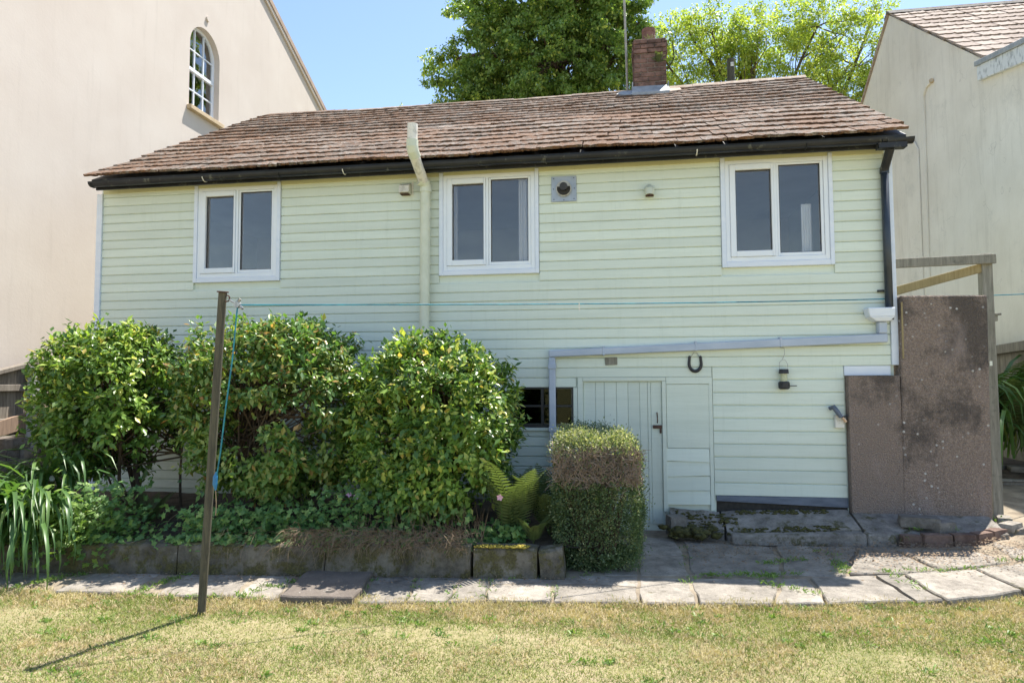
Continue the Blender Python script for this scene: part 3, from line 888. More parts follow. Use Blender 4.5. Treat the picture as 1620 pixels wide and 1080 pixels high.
# roof
SLOPE = Vector((0, 3.9, 2.29)).normalized()
NORM = Vector((0, -SLOPE.z, SLOPE.y))
EAVE = Vector((0, -0.30, 4.03))
LEN = math.hypot(3.9, 2.29)
def roof_pt(x, s, h=0.0):
    sag = -0.035 * math.sin(math.pi * (x + 5.07) / 9.1) * (s / LEN) + 0.02 * noise.noise(Vector((x * 0.8, s * 0.8, 0)))
    return Vector((x, 0, 0)) + EAVE + SLOPE * s + NORM * (h + sag)
mb = MB()
mb.prism([(-0.29, 4.00), (3.6, 6.27), (7.6, 4.0), (7.6, 3.92), (3.6, 6.17), (-0.29, 3.92)], 'x', -5.0, 3.98)
mb.build('roof_deck', 'gutter', cot)
TW = 0.245
ROWS = 17
EXPO = LEN / ROWS
def tile_verts(wd, ln, seed):
    r = random.Random(seed)
    n = 6
    ang = r.uniform(-0.02, 0.02)
    top, bot = [], []
    v = []
    for i in range(n + 1):
        x = -wd / 2 + wd * i / n
        e = r.uniform(-0.018, 0.012) + x * ang
        hh = r.uniform(-0.004, 0.006)
        v.append((x, e, 0.031 + hh))          # front top edge
    for i in range(n + 1):
        x = -wd / 2 + wd * i / n
        v.append((x, ln * 0.5, 0.019 + r.uniform(-0.003, 0.003)))
    for i in range(n + 1):
        x = -wd / 2 + wd * i / n
        v.append((x, ln, 0.008))
    for i in range(n + 1):
        x = -wd / 2 + wd * i / n
        v.append((x, v[i][1] + 0.004, 0.004))  # front bottom edge
    m = n + 1
    f = []
    for i in range(n):
        f += [(i, i + 1, m + i + 1, m + i), (m + i, m + i + 1, 2 * m + i + 1, 2 * m + i), (3 * m + i, 3 * m + i + 1, i + 1, i)]
    f += [(3 * m, 0, m, 2 * m), (m - 1, 3 * m + m - 1, 2 * m + m - 1, m + m - 1)]
    return v, f
tile_meshes = []
for sd in range(8):
    v, f = tile_verts(TW * 0.996, EXPO * 1.35, sd)
    me = bpy.data.meshes.new('roof_tile')
    me.from_pydata(v, [], f)
    me.materials.append(M['tile'])
    tile_meshes.append(me)
basis = Matrix((Vector((1, 0, 0)), SLOPE, NORM)).transposed().to_4x4()
count = 0
SV, SF, ST = [], [], []
for r_ in range(ROWS):
    s0 = r_ * EXPO + random.uniform(-0.006, 0.006) - 0.03
    half = (r_ % 2) * 0.5
    s_rel = r_ / ROWS
    xl, xr = -5.07 + 0.17 * s_rel, 4.03 + 0.10 * s_rel
    nt = int((xr - xl) / TW) + 1
    for c_ in range(nt + 1):
        xa_, xb_ = max(xl, xl + TW * (c_ - half)), min(xr, xl + TW * (c_ + 1 - half))
        if xb_ - xa_ < 0.04:
            continue
        xc, kx = (xa_ + xb_) / 2, (xb_ - xa_) / TW
        xc += random.uniform(-0.006, 0.006)
        if 1.42 < xc < 2.02 and r_ >= 15:
            continue
        p = roof_pt(xc, s0 + random.uniform(-0.012, 0.012), 0.012)
        mtx = Matrix.Translation(p) @ basis @ Matrix.Rotation(random.uniform(-0.015, 0.015), 4, 'Z') @ Matrix.Rotation(random.uniform(-0.012, 0.02), 4, 'X') @ Matrix.Diagonal((kx, 1, 1, 1))
        me = tile_meshes[random.randrange(8)]
        if count < 290:
            o = bpy.data.objects.new('roof_tile', me)
            C.objects.link(o)
            o.parent = cot
            o.matrix_local = mtx
        else:
            b0 = len(SV)
            SV += [tuple(mtx @ v_.co) for v_ in me.vertices]
            SF += [tuple(b0 + i for i in pl.vertices) for pl in me.polygons]
            ST += [random.random()] * len(me.vertices)
        count += 1
o = np_mesh('upper_roof_tiles', SV, SF, 'tile', cot, ST)
o['kind'] = 'stuff'
# rear slope covered by one tiled sheet is the deck itself; ridge tiles
for i in range(21):
    xa = -4.92 + i * 0.4315
    xb = xa + 0.428
    pts = []
    sg = lambda x: -0.03 * math.sin(math.pi * (x + 5.07) / 9.1) + random.uniform(-0.006, 0.006)
    za, zb = 6.325 + sg(xa), 6.325 + sg(xb)
    if xa > 1.2:
        za += 0.03; zb += 0.03
    mb = MB()
    prof = [(-0.13, -0.075), (-0.07, -0.012), (0.0, 0.012), (0.07, -0.012), (0.13, -0.075), (0.11, -0.085), (0.0, -0.03), (-0.11, -0.085)]
    n = len(prof)
    v = [(xa, 3.6 + p[0], za + p[1]) for p in prof] + [(xb, 3.6 + p[0], zb + p[1]) for p in prof]
    f = [(k, (k + 1) % n, n + (k + 1) % n, n + k) for k in range(n)] + [tuple(range(n)), tuple(range(2 * n - 1, n - 1, -1))]
    mb.add(v, f).build('ridge_tile', 'ridge', cot, base=((xa + xb) / 2, 3.6, za))
# moss cushions along tile edges
def lumps(n, fpos, rmin, rmax, flat=0.55):
    ico = []
    t = (1 + 5 ** 0.5) / 2
    IV = unit(np.array([(-1, t, 0), (1, t, 0), (-1, -t, 0), (1, -t, 0), (0, -1, t), (0, 1, t), (0, -1, -t), (0, 1, -t), (t, 0, -1), (t, 0, 1), (-t, 0, -1), (-t, 0, 1)], dtype=float))
    IF = np.array([(0, 11, 5), (0, 5, 1), (0, 1, 7), (0, 7, 10), (0, 10, 11), (1, 5, 9), (5, 11, 4), (11, 10, 2), (10, 7, 6), (7, 1, 8), (3, 9, 4), (3, 4, 2), (3, 2, 6), (3, 6, 8), (3, 8, 9), (4, 9, 5), (2, 4, 11), (6, 2, 10), (8, 6, 7), (9, 8, 1)])
    Vs, Fs = [], []
    for i in range(n):
        p = np.array(fpos())
        r_ = rng.uniform(rmin, rmax)
        sc3 = np.array([rng.uniform(0.8, 1.8), rng.uniform(0.7, 1.2), flat])
        Vs.append(p + IV * r_ * sc3 * rng.uniform(0.75, 1.25, size=(12, 1)))
        Fs.append(IF + 12 * i)
    return np.concatenate(Vs), np.concatenate(Fs)
def moss_pos():
    while True:
        x = random.uniform(-5.0, 4.0)
        r_ = random.randrange(ROWS)
        if noise.noise(Vector((x * 0.9, r_ * 0.35, 4))) + random.uniform(-0.35, 0.35) > -0.05:
            break
    return tuple(roof_pt(x, r_ * EXPO + random.uniform(-0.045, 0.03), 0.024))
V, F = lumps(6500, moss_pos, 0.010, 0.036, 0.42)
o = np_mesh('roof_moss', V, F, 'moss', cot, smooth=True)
o['kind'] = 'stuff'

# gutter: half round run, end stop, clips
def gutter_run(xa, xb, y, za, zb, name='gutter'):
    n = 9
    prof = [(0.056 * math.cos(math.pi + math.pi * k / (n - 1)), 0.056 * math.sin(math.pi + math.pi * k / (n - 1))) for k in range(n)]
    prof += [(0.050 * math.cos(2 * math.pi - math.pi * k / (n - 1)), 0.050 * math.sin(2 * math.pi - math.pi * k / (n - 1)) + 0.001) for k in range(n)]
    m = len(prof)
    segs = 24
    v, f = [], []
    for i in range(segs + 1):
        s = i / segs
        x = xa + (xb - xa) * s
        z = za + (zb - za) * s + 0.004 * noise.noise(Vector((x * 2, 0, 5)))
        v += [(x, y + p[0], z + p[1]) for p in prof]
    for i in range(segs):
        for k in range(m):
            f.append((i * m + k, i * m + (k + 1) % m, (i + 1) * m + (k + 1) % m, (i + 1) * m + k))
    f += [tuple(range(n)), tuple(segs * m + k for k in range(n - 1, -1, -1))]
    return MB().add(v, f).build(name, 'gutter', cot)
gutter_run(-5.03, 3.86, -0.262, 3.972, 3.975)
gutter_run(3.80, 4.05, -0.262, 3.955, 3.968)
for x in (-5.0, -3.55, -2.62, -1.85, 0.42, 1.98, 3.05, 3.76):
    MB().tube([(x, -0.262 + 0.061 * math.cos(a), 3.973 + 0.061 * math.sin(a)) for a in [math.pi * (1.10 + 0.8 * k / 8) for k in range(9)]], 0.006, 6).build('gutter_clip', 'old_plastic' if x in (-3.55, -1.85, 1.98) else 'gutter', cot)
MB().box(3.72, 3.98, -0.315, -0.22, 3.87, 3.92).tube([(3.85, -0.25, 3.89), (3.85, -0.10, 3.74), (3.85, -0.075, 3.70)], 0.042, 12).build('gutter_outlet', 'gutter', cot, smooth=False)
MB().tube([(3.852, -0.075, 3.74), (3.852, -0.075, 2.19)], 0.037, 14).build('downpipe', 'black_pipe', cot, smooth=True)
MB().tube([(3.852, -0.075, 3.74), (3.852, -0.075, 3.68)], 0.044, 14).build('pipe_collar', 'black_pipe', cot)
MB().box(3.76, 3.82, -0.05, -0.026, 2.475, 2.495).build('pipe_clip', 'iron', cot)
# hopper
MB().hexa([(3.70, -0.145, 2.170), (3.83, -0.145, 2.170), (3.83, -0.03, 2.170), (3.70, -0.03, 2.170),
           (3.635, -0.165, 2.215), (3.87, -0.165, 2.215), (3.87, -0.026, 2.215), (3.635, -0.026, 2.215)]).hexa(
          [(3.635, -0.165, 2.2155), (3.87, -0.165, 2.2155), (3.87, -0.026, 2.2155), (3.635, -0.026, 2.2155),
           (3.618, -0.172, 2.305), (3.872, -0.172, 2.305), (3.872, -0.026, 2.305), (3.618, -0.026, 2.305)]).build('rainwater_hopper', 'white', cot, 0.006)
MB().box(3.735, 3.815, -0.110, -0.03, 2.052, 2.168).build('hopper_outlet', 'pipe_grey', cot, 0.008)
# sloping square drain pipe and its drop
MB().hexa([(0.415, -0.100, 1.845), (3.82, -0.100, 1.962), (3.82, -0.03, 1.962), (0.415, -0.03, 1.845),
           (0.415, -0.100, 1.920), (3.82, -0.100, 2.050), (3.82, -0.03, 2.050), (0.415, -0.03, 1.920)]).build('drain_pipe', 'pipe_grey', cot, 0.008)
MB().box(0.413, 0.483, -0.098, -0.03, 0.2, 1.842).build('drain_pipe', 'pipe_grey', cot, 0.008)
MB().box(0.407, 0.489, -0.106, -0.026, 1.72, 1.78).build('pipe_collar', 'pipe_grey', cot, 0.004)
MB().box(0.407, 0.489, -0.106, -0.026, 1.05, 1.10).build('pipe_collar', 'pipe_grey', cot, 0.004)
for x, z in ((1.00, 1.903), (1.955, 1.942), (2.80, 1.973)):
    MB().box(x - 0.010, x + 0.010, -0.105, -0.022, z - 0.045, z + 0.055).build('pipe_clip', 'pipe_grey', cot, 0.003)
# cream soil vent pipe
MB().tube([(-0.973, -0.12, 0.25), (-0.953, -0.12, 3.72)], 0.056, 20).build('vent_pipe', 'cream_pipe', cot, smooth=False)
MB().tube([(-0.953, -0.12, 3.70), (-0.953, -0.12, 3.76), (-0.958, -0.14, 3.80), (-1.0, -0.18, 3.83)], 0.065, 18).build('vent_pipe_elbow', 'cream_pipe', cot)
MB().tube([(-0.961, -0.15, 3.805), (-0.994, -0.455, 4.045)], 0.056, 18).build('vent_pipe_offset', 'old_plastic', cot)
MB().tube([(-0.984, -0.41, 4.01), (-0.995, -0.46, 4.06), (-0.997, -0.475, 4.10), (-0.997, -0.475, 4.17)], 0.064, 18).build('vent_pipe_elbow', 'cream_pipe', cot)
MB().tube([(-0.997, -0.475, 4.16), (-0.994, -0.475, 4.345)], 0.056, 18).build('vent_pipe', 'old_plastic', cot)
for z in (3.56, 3.28):
    MB().tube([(-0.954, -0.12, z), (-0.954, -0.12, z + 0.02)], 0.059, 18).build('pipe_collar', 'cream_pipe', cot)
# flue plate, elbow vent, cowl
fp = MB().box(0.452, 0.728, -0.040, -0.022, 3.548, 3.830).build('flue_plate', 'metal', cot, 0.003)
MB().tube([(0.590, -0.040, 3.690), (0.590, -0.075, 3.685)], 0.085, 22).build('flue_ring', 'steel', fp)
MB().tube([(0.590, -0.0755, 3.685), (0.590, -0.078, 3.685)], 0.074, 22).build('flue_bore', 'dark_hole', fp)
MB().tube([(0.592, -0.072, 3.700), (0.592, -0.13, 3.695)], 0.042, 18).build('flue_tube', 'iron', fp)
for dx, dz in ((-0.11, 0.115), (0.11, 0.115), (-0.11, -0.115), (0.11, -0.115), (0, -0.125), (-0.115, 0), (0.115, 0)):
    MB().tube([(0.590 + dx, -0.040, 3.690 + dz), (0.590 + dx, -0.044, 3.690 + dz)], 0.006, 6).build('screw', 'iron', fp)
ev = MB().tube([(1.505, -0.02, 3.635), (1.505, -0.075, 3.632), (1.505, -0.115, 3.605), (1.505, -0.130, 3.545)], 0.052, 18).build('elbow_vent', 'cream_pipe', cot)
MB().tube([(1.505, -0.1302, 3.548), (1.505, -0.131, 3.5435)], 0.044, 18).build('vent_bore', 'rust', ev)
cw = MB().prism([(-0.022, 3.705), (-0.13, 3.715), (-0.11, 3.80), (-0.04, 3.835), (-0.022, 3.835)], 'x', -1.265, -1.145).build('vent_cowl', 'old_plastic', cot, 0.004)
MB().box(-1.255, -1.155, -0.115, -0.03, 3.700, 3.703).build('vent_bore', 'rust', cw)
MB().box(-1.140, -1.120, -0.03, -0.022, 3.70, 3.85).build('vent_flange', 'old_plastic', cw)

# chimney
ch = part_empty('chimney', cot, (1.735, 3.46, 6.0))
cx0, cx1, cy0, cy1 = 1.48, 1.99, 3.20, 3.72
MB().box(cx0 + 0.012, cx1 - 0.012, cy0 + 0.012, cy1 - 0.012, 5.9, 6.965).build('mortar_core', 'mortar', ch)
BH = 0.076
z = 6.20
row = 0
while z < 6.92:
    out = 0.016 if row >= 7 else 0.0
    off = (row % 2) * 0.11
    for side in range(4):
        L_ = cx1 - cx0 if side % 2 == 0 else cy1 - cy0
        p = -0.11 + off
        while p < L_ - 0.02:
            a, b = max(p, 0) + 0.004, min(p + 0.22, L_) - 0.004
            if b - a > 0.03:
                j = random.uniform(-0.006, 0.006)
                zt = z + BH - 0.010 + random.uniform(-0.003, 0.003)
                if side == 0:
                    m = MB().box(cx0 + a, cx0 + b, cy0 - out + j, cy0 + 0.05, z, zt)
                elif side == 2:
                    m = MB().box(cx0 + a, cx0 + b, cy1 - 0.05, cy1 + out + j, z, zt)
                elif side == 1:
                    m = MB().box(cx1 - 0.05, cx1 + out + j, cy0 + 0.052 + a * 0.8, cy0 + 0.052 + b * 0.8, z, zt)
                else:
                    m = MB().box(cx0 - out + j, cx0 + 0.05, cy0 + 0.052 + a * 0.8, cy0 + 0.052 + b * 0.8, z, zt)
                c_ = sum((Vector(q) for q in m.v), Vector()) / 8
                m.build('brick', 'brick', ch, 0.005, base=c_)
            p += 0.22
    z += BH
    row += 1
MB().hexa([(cx0 + 0.03, cy0 + 0.03, 6.93), (cx1 - 0.05, cy0 + 0.03, 6.93), (cx1 - 0.05, cy1 - 0.03, 6.93), (cx0 + 0.03, cy1 - 0.03, 6.93),
           (cx0 + 0.12, cy0 + 0.1, 6.985), (cx1 - 0.1, cy0 + 0.1, 6.985), (cx1 - 0.1, cy1 - 0.1, 6.985), (cx0 + 0.12, cy1 - 0.1, 6.985)]).build('flaunching', 'mortar', ch, 0.01)
MB().tube([(1.735, 3.44, 6.96), (1.735, 3.44, 7.16), (1.735, 3.44, 7.17), (1.735, 3.44, 7.225)], 0.1, 20, r_list=[0.112, 0.106, 0.112, 0.110]).build('chimney_pot', 'pot', ch)
mb = MB()
mb.hexa([(cx0 - 0.04, cy0 - 0.16, 5.985), (cx1 + 0.04, cy0 - 0.16, 5.985), (cx1 + 0.01, cy0 - 0.012, 6.07), (cx0 - 0.01, cy0 - 0.012, 6.07),
         (cx0 - 0.04, cy0 - 0.16, 6.045), (cx1 + 0.04, cy0 - 0.16, 6.035), (cx1 + 0.012, cy0 - 0.010, 6.20), (cx0 - 0.012, cy0 - 0.010, 6.20)])
mb.box(cx0 - 0.03, cx0 - 0.012, cy0 - 0.02, cy1, 6.05, 6.27)
mb.box(cx1 + 0.012, cx1 + 0.03, cy0 - 0.02, cy1, 6.05, 6.25)
mb.build('lead_flashing', 'lead', ch, 0.004, jitter=0.006)
mb = MB().hexa([(cx0 - 0.30, cy0 - 0.06, 6.055), (cx0 - 0.02, cy0 - 0.20, 5.99), (cx0 - 0.02, cy0 + 0.1, 6.13), (cx0 - 0.2, cy0 + 0.1, 6.14),
                (cx0 - 0.30, cy0 - 0.06, 6.062), (cx0 - 0.02, cy0 - 0.20, 6.000), (cx0 - 0.02, cy0 + 0.1, 6.19), (cx0 - 0.2, cy0 + 0.1, 6.19)])
mb.build('lead_skirt', 'lead', ch)
MB().hexa([(cx1 + 0.02, cy0 - 0.2, 5.98), (cx1 + 0.22, cy0 - 0.02, 6.07), (cx1 + 0.22, cy0 + 0.2, 6.2), (cx1 + 0.02, cy0 + 0.2, 6.2),
           (cx1 + 0.02, cy0 - 0.2, 6.01), (cx1 + 0.22, cy0 - 0.02, 6.10), (cx1 + 0.22, cy0 + 0.2, 6.225), (cx1 + 0.02, cy0 + 0.2, 6.225)]).build('lead_skirt', 'ridge', ch, 0.004)
MB().tube([(1.392, 3.62, 6.2), (1.372, 3.62, 7.2), (1.335, 3.62, 9.2)], 0.019, 10).build('aerial_mast', 'mast', cot)

# ------------------------------------------------------------------ plants helpers
def strap_variant(name, mat, length, width, arch, seed, segs=7):
    r = random.Random(seed)
    v = []
    lean = r.uniform(0.25, 0.6)
    p = Vector((0, 0, 0))
    ang = math.pi / 2 - lean * 0.5
    st = length / segs
    for i in range(segs + 1):
        t = i / segs
        wd = width * (0.55 + 0.9 * t) if t < 0.4 else width * max(0.02, 1.0 - ((t - 0.4) / 0.6) ** 2)
        v += [(p.x, -wd / 2, p.z + 0.12 * wd), (p.x, 0, p.z - 0.1 * wd), (p.x, wd / 2, p.z + 0.12 * wd)]
        p = p + Vector((math.cos(ang), 0, math.sin(ang))) * st
        ang -= arch / segs * (0.6 + 1.1 * t)
    f = []
    for i in range(segs):
        a = i * 3
        f += [(a, a + 1, a + 4, a + 3), (a + 1, a + 2, a + 5, a + 4)]
    me = bpy.data.meshes.new(name)
    me.from_pydata(v, [], f)
    me.materials.append(M[mat])
    me.polygons.foreach_set('use_smooth', [True] * len(f))
    return me
def place(me, name, parent, loc, rz, sc_=1.0, rx=0.0, ry=0.0):
    o = bpy.data.objects.new(name, me)
    C.objects.link(o)
    o.parent = parent
    o.location = Vector(loc) - world_base(parent) if parent else Vector(loc)
    o.rotation_euler = (rx, ry, rz)
    o.scale = (sc_, sc_, sc_)
    return o
def fern_variant(length, npair, seed, wmax=0.16, arch=1.2):
    r = random.Random(seed)
    segs = npair
    p = Vector((0, 0, 0))
    ang = math.pi / 2 - 0.15
    v, f = [], []
    for i in range(segs + 1):
        t = i / segs
        d = Vector((math.cos(ang), 0, math.sin(ang)))
        up = Vector((-d.z, 0, d.x))
        q = p
        w_ = wmax * math.sin(min(1, (t * 0.93 + 0.07)) ** 0.75 * math.pi) ** 0.8 * (1 if t > 0.12 else 0)
        if w_ > 0.006:
            for s in (-1, 1):
                fw = d * (w_ * 0.42) + Vector((0, s * w_, 0)) - up * w_ * 0.18
                hb = d * (length / segs * 0.34)
                b0 = len(v)
                v += [tuple(q - hb * 0.9), tuple(q + fw * 0.55 - hb), tuple(q + fw), tuple(q + fw * 0.55 + hb), tuple(q + hb * 0.9)]
                f += [(b0, b0 + 1, b0 + 3, b0 + 4), (b0 + 1, b0 + 2, b0 + 3)]
        b0 = len(v)
        wd = 0.005 * (1.2 - t)
        v += [tuple(q + Vector((0, -wd, 0.002))), tuple(q + Vector((0, wd, 0.002)))]
        if i:
            f.append((prev_, prev_ + 1, b0 + 1, b0))
        prev_ = b0
        p = p + d * (length / segs)
        ang -= arch / segs * (0.3 + 1.4 * t)
    me = bpy.data.meshes.new('frond')
    me.from_pydata(v, [], f)
    me.materials.append(M['fern'])
    return me

# ------------------------------------------------------------------ concrete wall, platform, kerb
cwall = thing('concrete_wall', 'tall brown pebbled concrete slab wall at the right corner of the cottage', 'wall', (4.27, -0.17, 0.2))
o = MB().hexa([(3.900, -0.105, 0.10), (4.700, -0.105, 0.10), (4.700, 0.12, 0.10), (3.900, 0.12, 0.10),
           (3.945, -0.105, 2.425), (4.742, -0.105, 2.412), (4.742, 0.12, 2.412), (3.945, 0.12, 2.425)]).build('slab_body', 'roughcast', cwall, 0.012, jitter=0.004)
MB().box(3.944, 3.962, -0.109, -0.104, 1.80, 2.36).build('pale_joint', 'brace', cwall, 0.002, jitter=0.006)
MB().box(4.735, 4.760, -0.10, -0.075, 1.720, 1.765).build('white_tag', 'petal_white', cwall)

def apron_z(x, y):
    # raised concrete strip, falling from the wall to its kerb
    t = max(0.0, min(1.0, -y / 0.5))
    back = 0.265 + 0.03 * max(0, min(1, (x - 2.1) / 1.3))
    front = 0.085 + 0.07 * max(0, min(1, (x - 2.2) / 1.0))
    n = noise.noise(Vector((x * 7, y * 7, 2))) * (0.030 if x < 2.25 else 0.008)
    return back + (front - back) * t + n + (0.03 * noise.noise(Vector((x * 3, y * 3, 9))) if x < 2.3 else 0)
def slab_block(name, x0, x1, yf, yb, mat, parent, nx=10, ny=5, zf=apron_z, zlow=0.02, ragged=0.0):
    V, F = [], []
    for j in range(ny + 1):
        for i in range(nx + 1):
            x = x0 + (x1 - x0) * i / nx
            f0 = yf(x) if callable(yf) else yf
            y = f0 + (yb - f0) * j / ny
            if ragged and j == 0:
                y += ragged * noise.noise(Vector((x * 8, 1, 1)))
            V.append((x, y, zf(x, y)))
    def idx(i, j):
        return j * (nx + 1) + i
    for j in range(ny):
        for i in range(nx):
            F.append((idx(i, j), idx(i + 1, j), idx(i + 1, j + 1), idx(i, j + 1)))
    rim = [idx(i, 0) for i in range(nx + 1)] + [idx(nx, j) for j in range(1, ny + 1)] + [idx(i, ny) for i in range(nx - 1, -1, -1)] + [idx(0, j) for j in range(ny - 1, 0, -1)]
    b0 = len(V)
    V += [(V[i][0], V[i][1] - (0.01 if V[i][1] < -0.2 else 0), zlow) for i in rim]
    m = len(rim)
    for k in range(m):
        F.append((rim[k], b0 + k, b0 + (k + 1) % m, rim[(k + 1) % m]))
    return MB().add(V, F).build(name, mat, parent, base=((x0 + x1) / 2, yb, zlow))
ap = thing('concrete_platform', 'cracked mossy concrete platform along the foot of the wall', 'platform', (3.0, -0.3, 0.03))
slab_block('concrete_slab', 1.66, 2.16, -0.34, -0.04, 'apron', ap, 12, 8, ragged=0.08)
slab_block('concrete_slab', 2.18, 3.40, -0.43, -0.036, 'apron', ap, 22, 8, ragged=0.03)
slab_block('concrete_slab', 3.425, 4.66, lambda x: -0.50 + 0.12 * max(0, x - 4.2), -0.09, 'apron', ap, 18, 6)
slab_block('concrete_slab', 4.665, 4.92, -0.32, 0.25, 'apron', ap, 5, 6, zf=lambda x, y: 0.20 + 0.03 * noise.noise(Vector((x * 6, y * 6, 2))))
def rock(name, c, s, mat, parent=None, seed=0, rz=0.0, rough=0.12):
    bm = bmesh.new()
    bmesh.ops.create_cube(bm, size=1.0)
    bmesh.ops.subdivide_edges(bm, edges=list(bm.edges), cuts=1, use_grid_fill=True)
    for v in bm.verts:
        q = v.co.copy()
        q2 = q.normalized() * 0.62
        v.co = q * 0.78 + q2 * 0.22
        v.co += Vector((noise.noise(q * 2 + Vector((seed, 0, 0))), noise.noise(q * 2 + Vector((0, seed, 5))), noise.noise(q * 2 + Vector((3, 1, seed))))) * rough
    bmesh.ops.scale(bm, vec=s, verts=bm.verts)
    bmesh.ops.rotate(bm, cent=(0, 0, 0), matrix=Matrix.Rotation(rz, 3, 'Z'), verts=bm.verts)
    me = bpy.data.meshes.new(name)
    bm.to_mesh(me)
    bm.free()
    me.materials.append(M[mat])
    return link(name, me, parent, c)
# kerb of the platform
for i, (a, b) in enumerate(((2.20, 3.40), (3.408, 3.66))):
    za = 0.112 + 0.05 * min(1, max(0, (a - 2.2) / 1.0))
    zb = 0.112 + 0.05 * min(1, max(0, (b - 2.2) / 1.0))
    MB().hexa([(a, -0.56, 0.02), (b, -0.565, 0.02), (b, -0.45, 0.02), (a, -0.45, 0.02), (a, -0.55, za), (b, -0.555, zb), (b, -0.45, zb + 0.01), (a, -0.45, za + 0.01)]).build('kerb_block', 'apron', ap, 0.012, jitter=0.012, base=((a + b) / 2, -0.5, 0.02))
kb = [((3.775, -0.555, 0.115), (0.17, 0.10, 0.11), 0.05), ((3.985, -0.575, 0.12), (0.24, 0.11, 0.14), -0.04), ((4.21, -0.56, 0.13), (0.20, 0.10, 0.13), 0.10), ((4.40, -0.50, 0.14), (0.19, 0.10, 0.12), 0.45), ((4.57, -0.40, 0.15), (0.19, 0.10, 0.12), 0.55)]
for i, (c, s, rz) in enumerate(kb):
    rock('kerb_brick', c, s, 'old_brick', ap, i * 3.1, rz, 0.06)
lb = [((4.78, -0.24, 0.205), (0.22, 0.12, 0.07), 0.7, 'loose pale brick lying at the curved end of the brick kerb'),
      ((4.84, -0.02, 0.22), (0.20, 0.12, 0.07), 1.2, 'loose brick lying beside the right edge of the concrete slab wall')]
for i, (c, s, rz, lab) in enumerate(lb):
    tag(rock('loose_brick', c, s, 'slab', None, 20 + i, rz, 0.05), lab, 'brick')
tag(rock('flat_stone', (3.93, -0.37, 0.255), (0.34, 0.17, 0.10), 'stone', None, 31, -0.25, 0.12), 'flat broken stone lying on the platform in front of the concrete wall', 'stone')
tag(rock('broken_stone', (4.10, -0.42, 0.225), (0.20, 0.15, 0.10), 'stone', None, 41, 0.4, 0.16), 'dark broken stone lump next to the flat stone on the platform', 'stone')
tag(rock('corner_stone', (1.70, -0.33, 0.15), (0.17, 0.15, 0.20), 'stone', None, 51, 0.3, 0.14), 'rough stone at the left end of the platform beside the door', 'stone')
def lump_pos_a():
    return (random.gauss(1.82, 0.10), random.gauss(-0.42, 0.05), 0.07 + random.uniform(0, 0.07))
V, F = lumps(120, lump_pos_a, 0.02, 0.05, 0.7)
tag(np_mesh('moss_cushion', V, F, 'green_moss', smooth=True), kind='stuff')
def rubble_pos():
    x = random.uniform(1.7, 3.2)
    y = random.uniform(-0.48, -0.08) if x < 2.3 else random.choice([random.uniform(-0.47, -0.36), random.uniform(-0.12, -0.05)])
    return (x, y, apron_z(x, y) + 0.004)
V, F = lumps(420, rubble_pos, 0.006, 0.022, 0.6)
o = np_mesh('crumbled_moss', V, F, 'green_moss', ap)
o['kind'] = 'stuff'

# ------------------------------------------------------------------ retaining wall
rw = thing('retaining_wall', 'low mossy concrete block wall holding up the flower bed', 'wall', (-2.0, -1.93, 0.0))
def blk(x0, x1, z1, mat='block', sk=0.0, dz=0.0):
    y0, y1 = wall_y(x0) - 0.01, wall_y(x1) - 0.01
    n = max(2, int((x1 - x0) / 0.12))
    V, F = [], []
    for i in range(n + 1):
        x = x0 + (x1 - x0) * i / n
        y = y0 + (y1 - y0) * i / n
        t = z1 + dz * i / n + 0.030 * noise.noise(Vector((x * 5, 0, 2)))
        e = 0.030 * noise.noise(Vector((x * 6, 1, 3)))
        s = sk * i / n
        for yy, zz_ in ((y - 0.15 + e, 0.0), (y - 0.145 + e * 2, t * 0.5), (y - 0.135 + e, t - 0.02), (y - 0.11, t), (y + 0.03, t), (y + 0.03, 0.0)):
            V.append((x + sk * zz_, yy, zz_))
    m = 6
    for i in range(n):
        for k in range(m):
            F.append((i * m + k, i * m + (k + 1) % m, (i + 1) * m + (k + 1) % m, (i + 1) * m + k))
    F += [tuple(range(m)), tuple(n * m + k for k in range(m - 1, -1, -1))]
    return MB().add(V, F).build('wall_block', mat, rw, base=((x0 + x1) / 2, (y0 + y1) / 2, 0))
blk(-5.3, -3.905, 0.26)
blk(-3.895, -2.485, 0.265)
blk(-2.475, -1.26, 0.27)
blk(-1.25, -0.055, 0.275)
o = blk(-0.03, 0.475, 0.26)
o['label'] = 'end block with a strip of yellow moss on its top edge'
blk(0.51, 0.70, 0.25, 'block', -0.10)
def ym():
    x = random.uniform(-0.02, 0.40)
    return (x, wall_y(x) - 0.11 + random.uniform(-0.03, 0.04), 0.263)
V, F = lumps(120, ym, 0.008, 0.02, 0.5)
o = np_mesh('yellow_moss', V, F, 'yellow_moss', rw, smooth=True)
o['kind'] = 'stuff'

